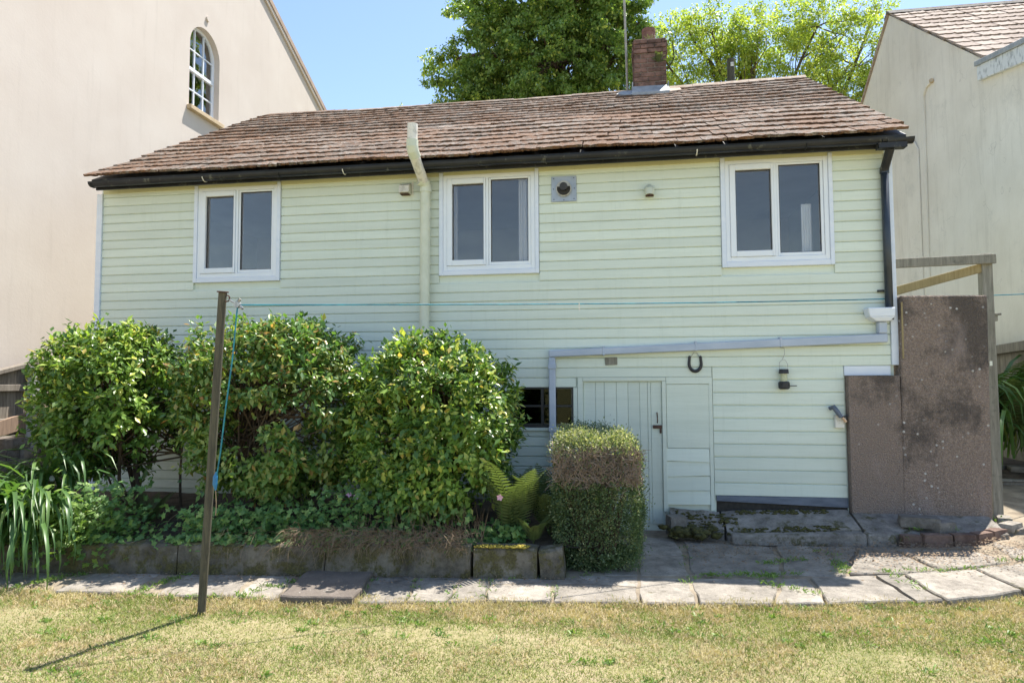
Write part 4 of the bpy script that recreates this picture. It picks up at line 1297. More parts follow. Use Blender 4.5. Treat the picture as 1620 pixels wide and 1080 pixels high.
# ------------------------------------------------------------------ wall fittings and hung things
hs = []
for k in range(21):
    a = R(-90 - 128 + 256 * k / 20)
    hs.append((1.950 + 0.062 * math.cos(a), -0.036, 1.765 + 0.080 * math.sin(a) + (0.03 if math.sin(a) > 0.3 else 0.0)))
hs_r = [0.013 + 0.005 * math.sin(math.pi * k / 20) for k in range(21)]
hsh = thing('horseshoe', 'dark iron horseshoe hung open side up under the sloping pipe', 'horseshoe', (1.95, -0.036, 1.84))
MB().tube(hs, 0.015, 8, r_list=hs_r).build('shoe', 'iron', hsh)
MB().tube([(1.905, -0.036, 1.83), (1.935, -0.05, 1.88), (1.965, -0.05, 1.88), (1.995, -0.036, 1.83)], 0.003, 5).build('wire_loop', 'steel', hsh)
tag(MB().hexa([(1.015, -0.036, 1.755), (1.143, -0.036, 1.760), (1.143, -0.024, 1.760), (1.015, -0.024, 1.755), (1.010, -0.036, 1.835), (1.143, -0.036, 1.840), (1.143, -0.024, 1.840), (1.010, -0.024, 1.835)]).build('name_plate', 'rail', None, 0.002, base=(1.077, -0.03, 1.80)), 'small blank weathered wooden plate fixed above the door', 'plate')
bf = thing('bird_feeder', 'small hanging bird feeder with a dark cap and dark base', 'bird feeder', (2.825, -0.07, 1.50))
MB().tube([(2.80, -0.045, 1.925), (2.835, -0.07, 1.915), (2.84, -0.07, 1.86), (2.815, -0.07, 1.80)], 0.003, 5).build('hanger_wire', 'steel', bf)
MB().tube([(2.785, -0.07, 1.70), (2.785, -0.07, 1.77), (2.815, -0.07, 1.80), (2.845, -0.07, 1.79), (2.865, -0.07, 1.75), (2.865, -0.07, 1.70)], 0.0025, 5).build('bail_wire', 'steel', bf)
MB().tube([(2.825, -0.07, 1.655), (2.825, -0.07, 1.70)], 0.045, 16, r_list=[0.050, 0.044]).build('cap', 'iron', bf)
MB().tube([(2.825, -0.07, 1.575), (2.825, -0.07, 1.655)], 0.033, 16).build('seed_tube', 'seed', bf)
MB().tube([(2.825, -0.07, 1.495), (2.825, -0.07, 1.51), (2.825, -0.07, 1.56), (2.825, -0.07, 1.575)], 0.05, 14, r_list=[0.04, 0.055, 0.055, 0.045]).build('base_cup', 'iron', bf)
MB().tube([(2.87, -0.08, 1.53), (2.945, -0.085, 1.53)], 0.005, 6).build('perch', 'iron', bf)
tp = thing('garden_tap', 'lagged outdoor tap with a pale block and an orange tip near the concrete wall', 'tap', (3.35, -0.05, 1.1))
MB().box(3.305, 3.395, -0.075, -0.023, 1.105, 1.235).build('mounting_block', 'old_plastic', tp, 0.004)
MB().tube([(3.265, -0.05, 1.30), (3.290, -0.085, 1.315), (3.32, -0.095, 1.27), (3.355, -0.10, 1.215)], 0.024, 10, r_list=[0.020, 0.026, 0.025, 0.019]).build('lagged_pipe', 'blue_grey', tp)
MB().tube([(3.36, -0.10, 1.215), (3.42, -0.10, 1.23)], 0.009, 8).build('tap_handle', 'iron', tp)
MB().tube([(3.365, -0.10, 1.21), (3.385, -0.105, 1.19), (3.395, -0.105, 1.165)], 0.014, 8).build('tap_spout', 'copper', tp)

# ------------------------------------------------------------------ clothes pole and line
cp = thing('clothes_pole', 'leaning rusty clothes pole with algae standing at the lawn edge', 'pole', (-1.755, -2.886, 0.0))
pt, pb = Vector((-1.535, -3.05, 2.215)), Vector((-1.757, -2.885, -0.05))
MB().tube([pb, pb.lerp(pt, 0.3), pb.lerp(pt, 0.6), pt], 0.0275, 14).build('shaft', 'pole', cp, smooth=False)
MB().tube([pt, pt + Vector((0.001, -0.001, 0.010))], 0.038, 12).build('cap_plate', 'rust', cp)
ring = Vector((-1.495, -3.05, 2.175))
MB().tube([ring + Vector((-0.01 + 0.022 * math.cos(a), 0, 0.022 * math.sin(a))) for a in [2 * math.pi * k / 12 for k in range(13)]], 0.005, 6).build('ring', 'rust', cp)
MB().tube([ring + Vector((0.01, 0, -0.01)), Vector((-1.462, -3.05, 2.15)), Vector((-1.44, -3.05, 2.14))], 0.006, 6).build('hook', 'steel', cp)
pul = MB().tube([(-1.425, -3.065, 2.130), (-1.425, -3.035, 2.130)], 0.022, 12).tube([(-1.405, -3.05, 2.12), (-1.385, -3.05, 2.10)], 0.010, 6).tube([(-1.42, -3.05, 2.15), (-1.405, -3.05, 2.17)], 0.010, 6).build('pulley', 'steel', cp)
cl = thing('clothes_line', 'taut teal clothes line running from the pole across the cottage front', 'clothes line', (-1.41, -3.05, 2.125))
A_, B_ = Vector((-1.41, -3.05, 2.128)), Vector((6.985, 1.75, 2.64))
LN = [A_.lerp(B_, k / 30) + Vector((0, 0, -0.05 * math.sin(math.pi * k / 30))) for k in range(31)]
MB().tube(LN, 0.0058, 6).build('cord', 'teal', cl)
fa = [(-1.425, -3.05, 2.11), (-1.45, -3.06, 1.75), (-1.495, -3.05, 1.45), (-1.55, -3.02, 1.12), (-1.585, -3.0, 0.97)]
MB().tube(fa, 0.0048, 6).build('hanging_cord', 'teal', cl)
MB().tube([(-1.588, -3.0, 0.99), (-1.595, -3.0, 0.96), (-1.597, -3.0, 0.91), (-1.592, -3.0, 0.87)], 0.014, 8, r_list=[0.006, 0.016, 0.016, 0.006]).build('cleat_knot', 'blue_plastic', cl)
MB().tube([(-1.592, -3.0, 0.87), (-1.585, -3.0, 0.78), (-1.588, -3.0, 0.70)], 0.003, 5).build('cord_tail', 'dry', cl)
def peg(k, lab):
    p = LN[k]
    o = MB().bar(p + Vector((0, 0, 0.012)), p + Vector((0.004, 0, -0.055)), 0.012, 0.010).build('clothes_peg', 'old_plastic', None, base=p)
    return tag(o, lab, 'clothes peg', 'pegs left on the clothes line')
peg(8, 'single pale peg on the clothes line in front of the cream pipe')

# ------------------------------------------------------------------ timber railing at the right corner
rl = thing('timber_railing', 'weathered timber landing railing behind the concrete slab wall', 'railing', (4.9, 0.3, 0.3))
MB().box(4.885, 4.985, 0.25, 0.35, 0.15, 2.885).build('post', 'rail', rl, 0.006)
MB().bar((3.95, 0.228, 2.800), (5.00, 0.228, 2.822), 0.04, 0.095).build('top_rail', 'rail', rl, 0.004)
MB().bar((4.14, 0.62, 2.545), (4.90, 0.28, 2.742), 0.04, 0.09).build('brace', 'brace', rl, 0.004)
MB().box(4.09, 4.18, 0.58, 0.67, 0.3, 2.56).build('post', 'rail', rl, 0.006)
ps = thing('capped_post', 'dark narrow post with a flat cap just right of the railing post', 'post', (5.6, 1.47, 0.3))
MB().box(5.545, 5.60, 1.44, 1.50, 0.3, 2.27).build('shaft', 'rail', ps, 0.004)
MB().box(5.51, 5.66, 1.41, 1.55, 2.34, 2.365).box(5.54, 5.63, 1.43, 1.52, 2.272, 2.338).build('cap', 'rail', ps, 0.004)

# rising ground, step and bed at the right
sheet('side_yard', np.arange(4.0, 9.01, 0.4), np.arange(1.6, 12.1, 0.6), lambda x, y: yard_z(x, 1.75) + (0.04 if y < 2.0 else 0.14) + 0.02 * noise.noise(Vector((x, y, 0))), 'soil')
st = thing('stone_step', 'low stone step at the far end of the side path', 'step', (6.0, 1.75, 0.2))
MB().box(5.15, 6.9, 1.62, 2.05, 0.2, 0.375).build('tread', 'slab', st, 0.012, jitter=0.01)
for i in range(6):
    rc = (5.75 + i * 0.17, 2.12 + 0.05 * math.sin(i * 2), 0.42)
    tag(rock('edging_stone', rc, (0.20, 0.16, 0.14), 'stone', None, 60 + i, i * 0.7, 0.15), 'dark rough stone edging the shaded plants behind the step', 'stone', 'stones edging the shaded bed')

# ------------------------------------------------------------------ right fence
rf = thing('wooden_fence', 'brown board fence with a cap rail below the grey rendered house', 'fence', (6.6, 3.0, 0.3))
y = 0.9
while y < 6.0:
    MB().box(6.60, 6.62, y, y + 0.145, 0.3, 2.0 - (y - 2.7) * 0.047 + random.uniform(-0.01, 0.01)).build('board', 'fence', rf, 0.003)
    y += 0.15
MB().hexa([(6.53, 0.9, 2.04), (6.66, 0.9, 2.04), (6.66, 6.0, 1.80), (6.53, 6.0, 1.80), (6.53, 0.9, 2.17), (6.66, 0.9, 2.17), (6.66, 6.0, 1.93), (6.53, 6.0, 1.93)]).build('cap_rail', 'fence', rf, 0.005)

# ------------------------------------------------------------------ left fence and stone wall
FX = -6.24
lf = thing('panel_fence', 'grey wooden panel fence with a sloping cap rail by the cream house', 'fence', (FX, 0.2, 0.5))
cap = lambda y: 1.751 + 0.2437 * (y + 0.236)
y = -3.2
while y < 1.9:
    MB().hexa([(FX - 0.04, y, 0.95), (FX - 0.02, y, 0.95), (FX - 0.02, y + 0.125, 0.95), (FX - 0.04, y + 0.125, 0.95),
               (FX - 0.04, y, cap(y) - 0.03), (FX - 0.02, y, cap(y) - 0.03), (FX - 0.02, y + 0.125, cap(y + 0.125) - 0.03), (FX - 0.04, y + 0.125, cap(y + 0.125) - 0.03)]).build('board', 'fence', lf, 0.002)
    y += 0.130
MB().bar((FX, -3.2, cap(-3.2) - 0.025), (FX, 2.0, cap(2.0) - 0.025), 0.11, 0.05).build('cap_rail', 'fence', lf, 0.004)
MB().bar((FX + 0.01, -3.2, 1.535), (FX + 0.01, 0.13, 1.535), 0.05, 0.08).build('rail', 'fence', lf, 0.004)
MB().bar((FX + 0.01, -3.2, 1.122), (FX + 0.01, 0.13, 1.122), 0.05, 0.08).build('rail', 'fence', lf, 0.004)
MB().bar((FX + 0.01, 0.25, 1.665), (FX + 0.01, 1.9, 2.10), 0.05, 0.08).build('rail', 'fence', lf, 0.004)
MB().bar((FX + 0.02, -3.2, 0.40), (FX + 0.02, 1.9, 1.50), 0.045, 0.19).build('gravel_board', 'fence_brown', lf, 0.004)
MB().box(FX + 0.04, FX + 0.13, 0.135, 0.24, 0.4, 1.80).build('post', 'conc_post', lf, 0.006)
sw = thing('rubble_wall', 'dark rubble stone wall under the panel fence', 'wall', (FX, 0.2, 0.1))
k = 0
for zr in range(7):
    y = -1.6 + 0.08 * (zr % 2)
    while y < 1.2:
        ln = random.uniform(0.16, 0.30)
        zc = 0.22 + zr * 0.125 + random.uniform(-0.012, 0.012)
        if zc < 0.90 + 0.2 * (y + 0.1):
            rock('stone', (FX + 0.02 + random.uniform(-0.03, 0.03), y + ln / 2, zc), (0.24, ln * 0.98, 0.125), 'stone', sw, k, 0, 0.12)
        y += ln
        k += 1

# ------------------------------------------------------------------ cream house on the left
lh = thing('cream_house', 'tall cream rendered house on the left with an arched sash window', 'house', (-6.6, 4.0, 0.0))
WX = -6.6
wy0, wy1, wsill, wspr = 3.758, 4.695, 6.69, 7.90
wc, wr = (wy0 + wy1) / 2, (wy1 - wy0) / 2
arch = [(wy0, wsill), (wy1, wsill)] + [(wc + wr * math.cos(math.pi * k / 16), wspr + wr * math.sin(math.pi * k / 16)) for k in range(17)]
# gable outline in (y,z) with an arched hole, made as one face with bmesh triangulation
bm = bmesh.new()
outer = [(-3.6, -0.2), (10.2, -0.2), (10.2, 8.48), (9.5, 8.80), (3.0, 11.79), (-3.6, 8.75)]
ov = [bm.verts.new((WX, p[0], p[1])) for p in outer]
iv = [bm.verts.new((WX, p[0], p[1])) for p in arch]
oe = [bm.edges.new((ov[i], ov[(i + 1) % len(ov)])) for i in range(len(ov))]
ie = [bm.edges.new((iv[i], iv[(i + 1) % len(iv)])) for i in range(len(iv))]
bmesh.ops.triangle_fill(bm, edges=oe + ie, use_beauty=True)
# reveal of the window
iv2 = [bm.verts.new((WX - 0.17, p[0], p[1])) for p in arch]
for i in range(len(iv)):
    j = (i + 1) % len(iv)
    bm.faces.new((iv[i], iv[j], iv2[j], iv2[i]))
for i in range(len(ov)):
    pass
for v_ in bm.verts:
    v_.co -= Vector((-6.6, 4.0, 0.0))
bmesh.ops.recalc_face_normals(bm, faces=bm.faces)
me = bpy.data.meshes.new('gable_wall')
bm.to_mesh(me)
bm.free()
me.materials.append(M['cream'])
link('gable_wall', me, lh)
MB().box(-12.6, -6.62, 10.0, 10.2, -0.2, 8.4).box(-12.6, -6.62, -3.6, -3.4, -0.2, 8.6).build('outer_wall', 'cream', lh)
def roof_z(y):
    return 11.82 - 0.46 * abs(y - 3.0)
for ya, yb in ((3.0, 9.75), (-3.9, 3.0)):
    za, zb = roof_z(ya), roof_z(yb)
    MB().hexa([(-13, ya, za), (-6.585, ya, za), (-6.585, yb, zb), (-13, yb, zb), (-13, ya, za + 0.15), (-6.585, ya, za + 0.15), (-6.585, yb, zb + 0.15), (-13, yb, zb + 0.15)]).build('roof', 'verge', lh)
    MB().hexa([(-6.598, ya, za - 0.10), (-6.55, ya, za - 0.10), (-6.55, yb, zb - 0.10), (-6.598, yb, zb - 0.10), (-6.598, ya, za - 0.005), (-6.55, ya, za - 0.005), (-6.55, yb, zb - 0.005), (-6.598, yb, zb - 0.005)]).build('verge_board', 'cream', lh, 0.004)
    MB().hexa([(-6.598, ya, za - 0.003), (-6.53, ya, za - 0.003), (-6.53, yb, zb - 0.003), (-6.598, yb, zb - 0.003), (-6.598, ya, za + 0.14), (-6.53, ya, za + 0.14), (-6.53, yb, zb + 0.14), (-6.598, yb, zb + 0.14)]).build('verge_tile', 'verge', lh, 0.004)
win = MB().box(-6.60, -6.505, wy0 - 0.06, wy1 + 0.06, wsill - 0.08, wsill - 0.002).build('window', 'sill', lh, 0.006, base=(-6.6, wc, wsill))
win['label'] = 'arched white sash window with a projecting stone sill'
xf = WX - 0.165
def arch_pts(r, zc=wspr):
    return [(wc + r * math.cos(math.pi * k / 20), zc + r * math.sin(math.pi * k / 20)) for k in range(21)]
mb = MB()
ro, ri = wr, wr - 0.05
oa, ia = arch_pts(ro), arch_pts(ri)
for k in range(20):
    v = [(xf, *oa[k]), (xf, *oa[k + 1]), (xf, *ia[k + 1]), (xf, *ia[k]), (xf + 0.05, *oa[k]), (xf + 0.05, *oa[k + 1]), (xf + 0.05, *ia[k + 1]), (xf + 0.05, *ia[k])]
    mb.hexa(v)
mb.box(xf, xf + 0.05, wy0, wy0 + 0.05, wsill, wspr).box(xf, xf + 0.05, wy1 - 0.05, wy1, wsill, wspr).box(xf, xf + 0.055, wy0 + 0.05, wy1 - 0.05, wsill, wsill + 0.06)
mb.build('frame', 'upvc', win)
mid = 7.48
MB().box(xf, xf + 0.065, wy0 + 0.05, wy1 - 0.05, mid - 0.03, mid + 0.035).build('meeting_rail', 'upvc', win, 0.004)
mb = MB()
g3 = (wy1 - wy0 - 0.1) / 3
for i in (1, 2):
    yy = wy0 + 0.05 + g3 * i
    mb.box(xf + 0.01, xf + 0.04, yy - 0.011, yy + 0.011, wsill + 0.06, mid - 0.03)
    mb.box(xf + 0.01, xf + 0.04, yy - 0.011, yy + 0.011, mid + 0.035, wspr + ri * math.sin(math.acos(min(1, abs(yy - wc) / ri))) - 0.001)
for zz_ in (7.10, 7.875):
    mb.box(xf + 0.012, xf + 0.038, wy0 + 0.05, wy1 - 0.05, zz_ - 0.011, zz_ + 0.011)
mb.build('glazing_bar', 'upvc', win)
ps_ = [(wy0 + 0.05, wsill + 0.06), (wy1 - 0.05, wsill + 0.06)] + arch_pts(ri)
ys_ = [wy0 + 0.05, wy0 + 0.05 + g3, wy0 + 0.05 + 2 * g3, wy1 - 0.05]
for k in range(3):
    ya, yb = ys_[k] + (0.010 if k else 0.0), ys_[k + 1] - (0.010 if k < 2 else 0.0)
    for za, zb in ((wsill + 0.06, 7.09), (7.11, mid - 0.03), (mid + 0.035, 7.865)):
        dx = random.uniform(-0.003, 0.003)
        MB().hexa([(xf + 0.018 + dx, ya, za), (xf + 0.022 + dx, ya, za), (xf + 0.022, yb, za), (xf + 0.018, yb, za), (xf + 0.018, ya, zb), (xf + 0.022, ya, zb), (xf + 0.022, yb, zb), (xf + 0.018, yb, zb)]).build('pane', 'glass_up', win)
    cv = [(ya + (yb - ya) * q / 6, wspr + math.sqrt(max(0.0, ri * ri - (ya + (yb - ya) * q / 6 - wc) ** 2))) for q in range(6, -1, -1)]
    MB().prism([(ya, 7.886), (yb, 7.886)] + [(p_, max(z_, 7.89)) for p_, z_ in cv], 'x', xf + 0.018, xf + 0.022).build('pane', 'glass_up', win)
MB().box(-7.9, -7.8, 3.0, 5.5, 6.3, 8.7).build('inner_room', 'room', lh)
MB().prism([(3.81, 6.75), (4.36, 6.75), (4.36, 7.20), (4.40, 7.52), (4.62, 7.52), (4.50, 7.80), (4.20, 8.02), (3.81, 8.12)], 'x', -6.80, -6.795).build('blind', 'upvc', win)
MB().tube([(-6.6, 4.26, 8.60), (-6.565, 4.26, 8.60)], 0.05, 16).build('wall_vent', 'cream', lh)

# ------------------------------------------------------------------ grey house on the right
rh = thing('grey_house', 'grey rendered house on the right with a tiled gable roof', 'house', (7.0, 6.0, 0.0))
GX = 7.0
apex, front, rear = (7.557, 9.30), (4.13, 6.68), (11.8, 6.05)
MB().prism([(0.9, -0.2), (14, -0.2), (14, 4.5), (11.8, 6.05), (7.557, 9.28), (4.13, 6.66), (4.13, 6.60), (0.9, 6.02)], 'x', GX, 16.0).build('gable_wall', 'grey_render', rh)
# front roof slope in interlocking tiles: each course a stepped strip of individual tiles
fs = Vector((0, apex[0] - front[0], apex[1] - front[1]))
flen = fs.length
fs.normalize()
fn = Vector((0, -fs.z, fs.y))
basis2 = Matrix((Vector((1, 0, 0)), fs, fn)).transposed().to_4x4()
v = []
tw2, n2 = 0.30, 8
courses = 12
ex2 = flen / courses
prof = [(i / n2 * tw2, 0.020 + (0.012 if i in (0, 8) else 0.0) + (0.006 if i in (4,) else 0)) for i in range(n2 + 1)]
for yy, dz in ((0.0, 0.018), (ex2 * 1.25, -0.006)):
    v += [(px, yy, pz + dz) for px, pz in prof]
v += [(px, 0.004, 0.0) for px, pz in prof]
m = n2 + 1
f = [(i, i + 1, m + i + 1, m + i) for i in range(n2)] + [(2 * m + i, 2 * m + i + 1, i + 1, i) for i in range(n2)] + [(2 * m, 0, m)]
me2 = bpy.data.meshes.new('roof_tile')
me2.from_pydata(v, [], f)
me2.materials.append(M['pink_tile'])
for r_ in range(courses):
    for c_ in range(17):
        o = bpy.data.objects.new('roof_tile', me2)
        C.objects.link(o)
        o.parent = rh
        p = Vector((GX - 0.04 + c_ * tw2 + (r_ % 2) * 0.02, front[0], front[1])) + fs * (r_ * ex2) + fn * (0.01 + random.uniform(-0.006, 0.006))
        o.matrix_local = Matrix.Translation(p - rh.location) @ basis2 @ Matrix.Rotation(random.uniform(-0.015, 0.015), 4, 'Z')
for i in range(12):
    MB().prism([(apex[0] - 0.16, apex[1] - 0.05), (apex[0], apex[1] + 0.09), (apex[0] + 0.16, apex[1] - 0.05), (apex[0], apex[1] + 0.02)], 'x', GX - 0.05 + i * 0.45, GX + 0.395 + i * 0.45).build('ridge_tile', 'stone', rh)
MB().hexa([(6.96, 7.557, 9.29), (16, 7.557, 9.29), (16, 12.2, 5.75), (6.96, 12.2, 5.75), (6.96, 7.557, 9.36), (16, 7.557, 9.36), (16, 12.2, 5.82), (6.96, 12.2, 5.82)]).build('rear_roof', 'ridge', rh)
# flat roof edge board
MB().hexa([(6.93, 0.9, 5.62), (6.998, 0.9, 5.62), (6.998, 4.19, 6.34), (6.93, 4.19, 6.34), (6.93, 0.9, 5.90), (6.998, 0.9, 5.90), (6.998, 4.19, 6.58), (6.93, 4.19, 6.58)]).build('fascia_board', 'flaked', rh, 0.005)
MB().hexa([(6.90, 0.9, 5.903), (12, 0.9, 5.903), (12, 4.21, 6.583), (6.90, 4.21, 6.583), (6.90, 0.9, 5.985), (12, 0.9, 5.985), (12, 4.21, 6.665), (6.90, 4.21, 6.665)]).build('flat_roof_edge', 'lead', rh, 0.005)
MB().tube([(6.99, 6.20, 3.40), (6.985, 6.15, 5.5), (6.985, 6.13, 6.92), (6.985, 6.02, 7.04), (6.98, 5.80, 7.05)], 0.022, 8).build('conduit', 'grey_render', rh)
MB().tube([(6.985, 5.80, 7.05), (6.96, 5.76, 7.06)], 0.04, 8).build('conduit_end', 'sill', rh)
MB().tube([(6.99, 6.46, 3.0), (6.985, 6.44, 5.4), (6.985, 6.44, 6.0), (6.98, 6.62, 6.25), (6.9, 6.8, 6.25)], 0.014, 8).build('cable', 'grey_render', rh)

# telegraph pole stub behind the ridge
pp = thing('wooden_pole', 'dark wooden pole top showing above the ridge in front of the trees', 'pole', (4.06, 9.5, 0.0))
MB().tube([(4.06, 9.5, 0), (4.08, 9.5, 9.50)], 0.115, 14, r_list=[0.14, 0.088]).build('shaft', 'pole', pp)
MB().box(4.06, 4.13, 9.395, 9.407, 9.28, 9.38).build('number_plate', 'old_plastic', pp)

# ------------------------------------------------------------------ trees
def crown(name, parent, tips, per, leaf, wid, mat, spread, seed, drp=0.5):
    g = np.random.default_rng(seed)
    tips = np.asarray(tips)
    n = len(tips) * per
    ti = np.repeat(np.arange(len(tips)), per)
    c = tips[ti, :3]
    d = tips[ti, 3:6]
    t = g.uniform(-1.0, 1.0, size=(n, 1))
    P = c + d * t * spread + g.normal(size=(n, 3)) * spread * np.array([0.30, 0.30, 0.22]) * (1.1 - np.abs(t) * 0.7)
    A = unit(d * 0.6 + g.normal(size=(n, 3)) * 0.8 + np.array([0, 0, -drp]))
    N = unit(g.normal(size=(n, 3)) * 0.6 + np.array([0, -0.15, 1.0]))
    L = leaf * g.uniform(0.6, 1.3, n)
    V, F = leaf_arrays(P, A, N, L, L * wid, 0.15, 0.1)
    shade = g.uniform(0, 1, len(tips))[ti] * 0.45 + g.uniform(0, 0.54, n)
    return np_mesh(name, V, F, mat, parent, np.repeat(shade, 5), smooth=False)
def limb(mb, a, b, r0, r1, wob=0.25, n=7, seed=0):
    a, b = Vector(a), Vector(b)
    pts, rs = [], []
    for i in range(n):
        t = i / (n - 1)
        p = a.lerp(b, t) + Vector((noise.noise(Vector((t * 2, seed, 1))), noise.noise(Vector((seed, t * 2, 7))), 0)) * wob * math.sin(math.pi * t) * 2
        pts.append(p)
        rs.append(r0 + (r1 - r0) * t)
    mb.tube(pts, 1, 7, True, rs)
    return pts
def tree(name, label, base, lobes, mat, per, leaf, wid, spread, ntips, seed, drp=0.5, trunk_top=None, trunk_r=0.22, minr=0.55):
    g = np.random.default_rng(seed)
    t = thing(name, label, 'tree', base)
    mb = MB()
    top = Vector(trunk_top)
    tp_ = limb(mb, base, top, trunk_r, trunk_r * 0.55, 0.2, 8, seed)
    tips = []
    vol = np.array([l[3] * l[4] * l[5] for l in lobes])
    cnt = np.maximum(4, (ntips * vol ** 0.75 / (vol ** 0.75).sum())).astype(int)
    for (cx, cy, cz, rx, ry, rz), k in zip(lobes, cnt):
        c = Vector((cx, cy, cz))
        st_ = tp_[random.randrange(3, 8)]
        pts = limb(mb, st_, c, trunk_r * 0.4, 0.03, 0.35, 7, seed + cx)
        dd = unit(g.normal(size=(k, 3)))
        rr = g.uniform(minr, 1.0, size=(k, 1)) ** 0.6
        P = np.array([cx, cy, cz]) + dd * rr * np.array([rx, ry, rz])
        out = unit(dd + np.array([0, 0, -0.15]) + g.normal(size=(k, 3)) * 0.35)
        tips.append(np.concatenate([P, out], axis=1))
        for q in range(0, k, 5):
            limb(mb, pts[random.randrange(3, 7)], P[q], 0.026, 0.006, 0.15, 5, seed + q)
    mb.build('trunk', 'bark', t)
    crown('crown', t, np.concatenate(tips), per, leaf, wid, mat, spread, seed, drp)
    return t
tree('broadleaf_tree', 'dense dark green tree rising behind the ridge left of the chimney', (-0.2, 9.5, 0.0),
     [(-0.6, 9.5, 11.4, 2.1, 1.6, 1.5), (0.6, 9.6, 11.6, 1.5, 1.5, 1.6), (-1.6, 9.4, 10.2, 1.4, 1.2, 1.2), (-0.3, 9.0, 9.5, 1.7, 1.2, 1.3), (1.0, 9.2, 10.0, 1.0, 1.1, 1.5),
      (-2.55, 9.3, 11.45, 0.6, 0.5, 0.35), (-2.85, 9.3, 9.95, 0.75, 0.5, 0.30), (-2.5, 9.3, 9.2, 1.0, 0.6, 0.5), (-2.25, 9.3, 8.7, 1.0, 0.7, 0.5), (1.9, 9.3, 10.6, 0.45, 0.5, 0.7), (-0.2, 9.6, 8.5, 2.3, 1.0, 0.8), (-3.3, 9.3, 9.35, 0.45, 0.4, 0.16)],
     'tree_dark', 150, 0.100, 0.55, 0.33, 860, 5, 0.6, (-0.2, 9.6, 10.0), 0.20, 0.35)
tree('robinia_tree', 'loose yellow green tree with feathery foliage behind the ridge', (5.2, 13.5, 0.0),
     [(2.90, 13.00, 11.05, 1.20, 1.10, 1.20), (2.40, 13.00, 9.65, 1.20, 1.00, 1.30), (4.20, 13.10, 12.05, 1.20, 1.10, 0.90), (5.50, 13.00, 11.65, 1.60, 1.20, 1.20), (5.00, 13.00, 10.65, 1.30, 1.00, 0.90), (7.20, 13.00, 11.95, 1.50, 1.10, 0.90), (8.10, 13.00, 10.75, 1.40, 1.10, 1.00), (7.00, 12.80, 9.85, 1.30, 1.00, 0.80), (8.90, 13.00, 9.65, 1.00, 1.00, 1.00), (3.00, 13.00, 8.85, 1.60, 1.00, 0.90), (8.30, 13.00, 8.65, 1.20, 1.00, 0.80), (8.90, 13.20, 12.45, 0.35, 0.30, 0.30), (3.40, 13.00, 12.35, 0.50, 0.40, 0.30), (9.60, 13.00, 10.85, 0.60, 0.50, 0.50)],
     'tree_light', 120, 0.098, 0.46, 0.42, 600, 9, 0.3, (5.3, 13.4, 8.8), 0.24, 0.3)
tree('sapling', 'thin leafy shoot poking up over the ridge left of the dark tree', (-4.4, 9.0, 0.0),
     [(-4.35, 9.0, 8.55, 0.22, 0.2, 0.22), (-4.05, 9.0, 8.5, 0.18, 0.15, 0.2)], 'tree_light', 16, 0.085, 0.5, 0.10, 10, 3, 0.2, (-4.35, 9.0, 8.4), 0.05, 0.2)

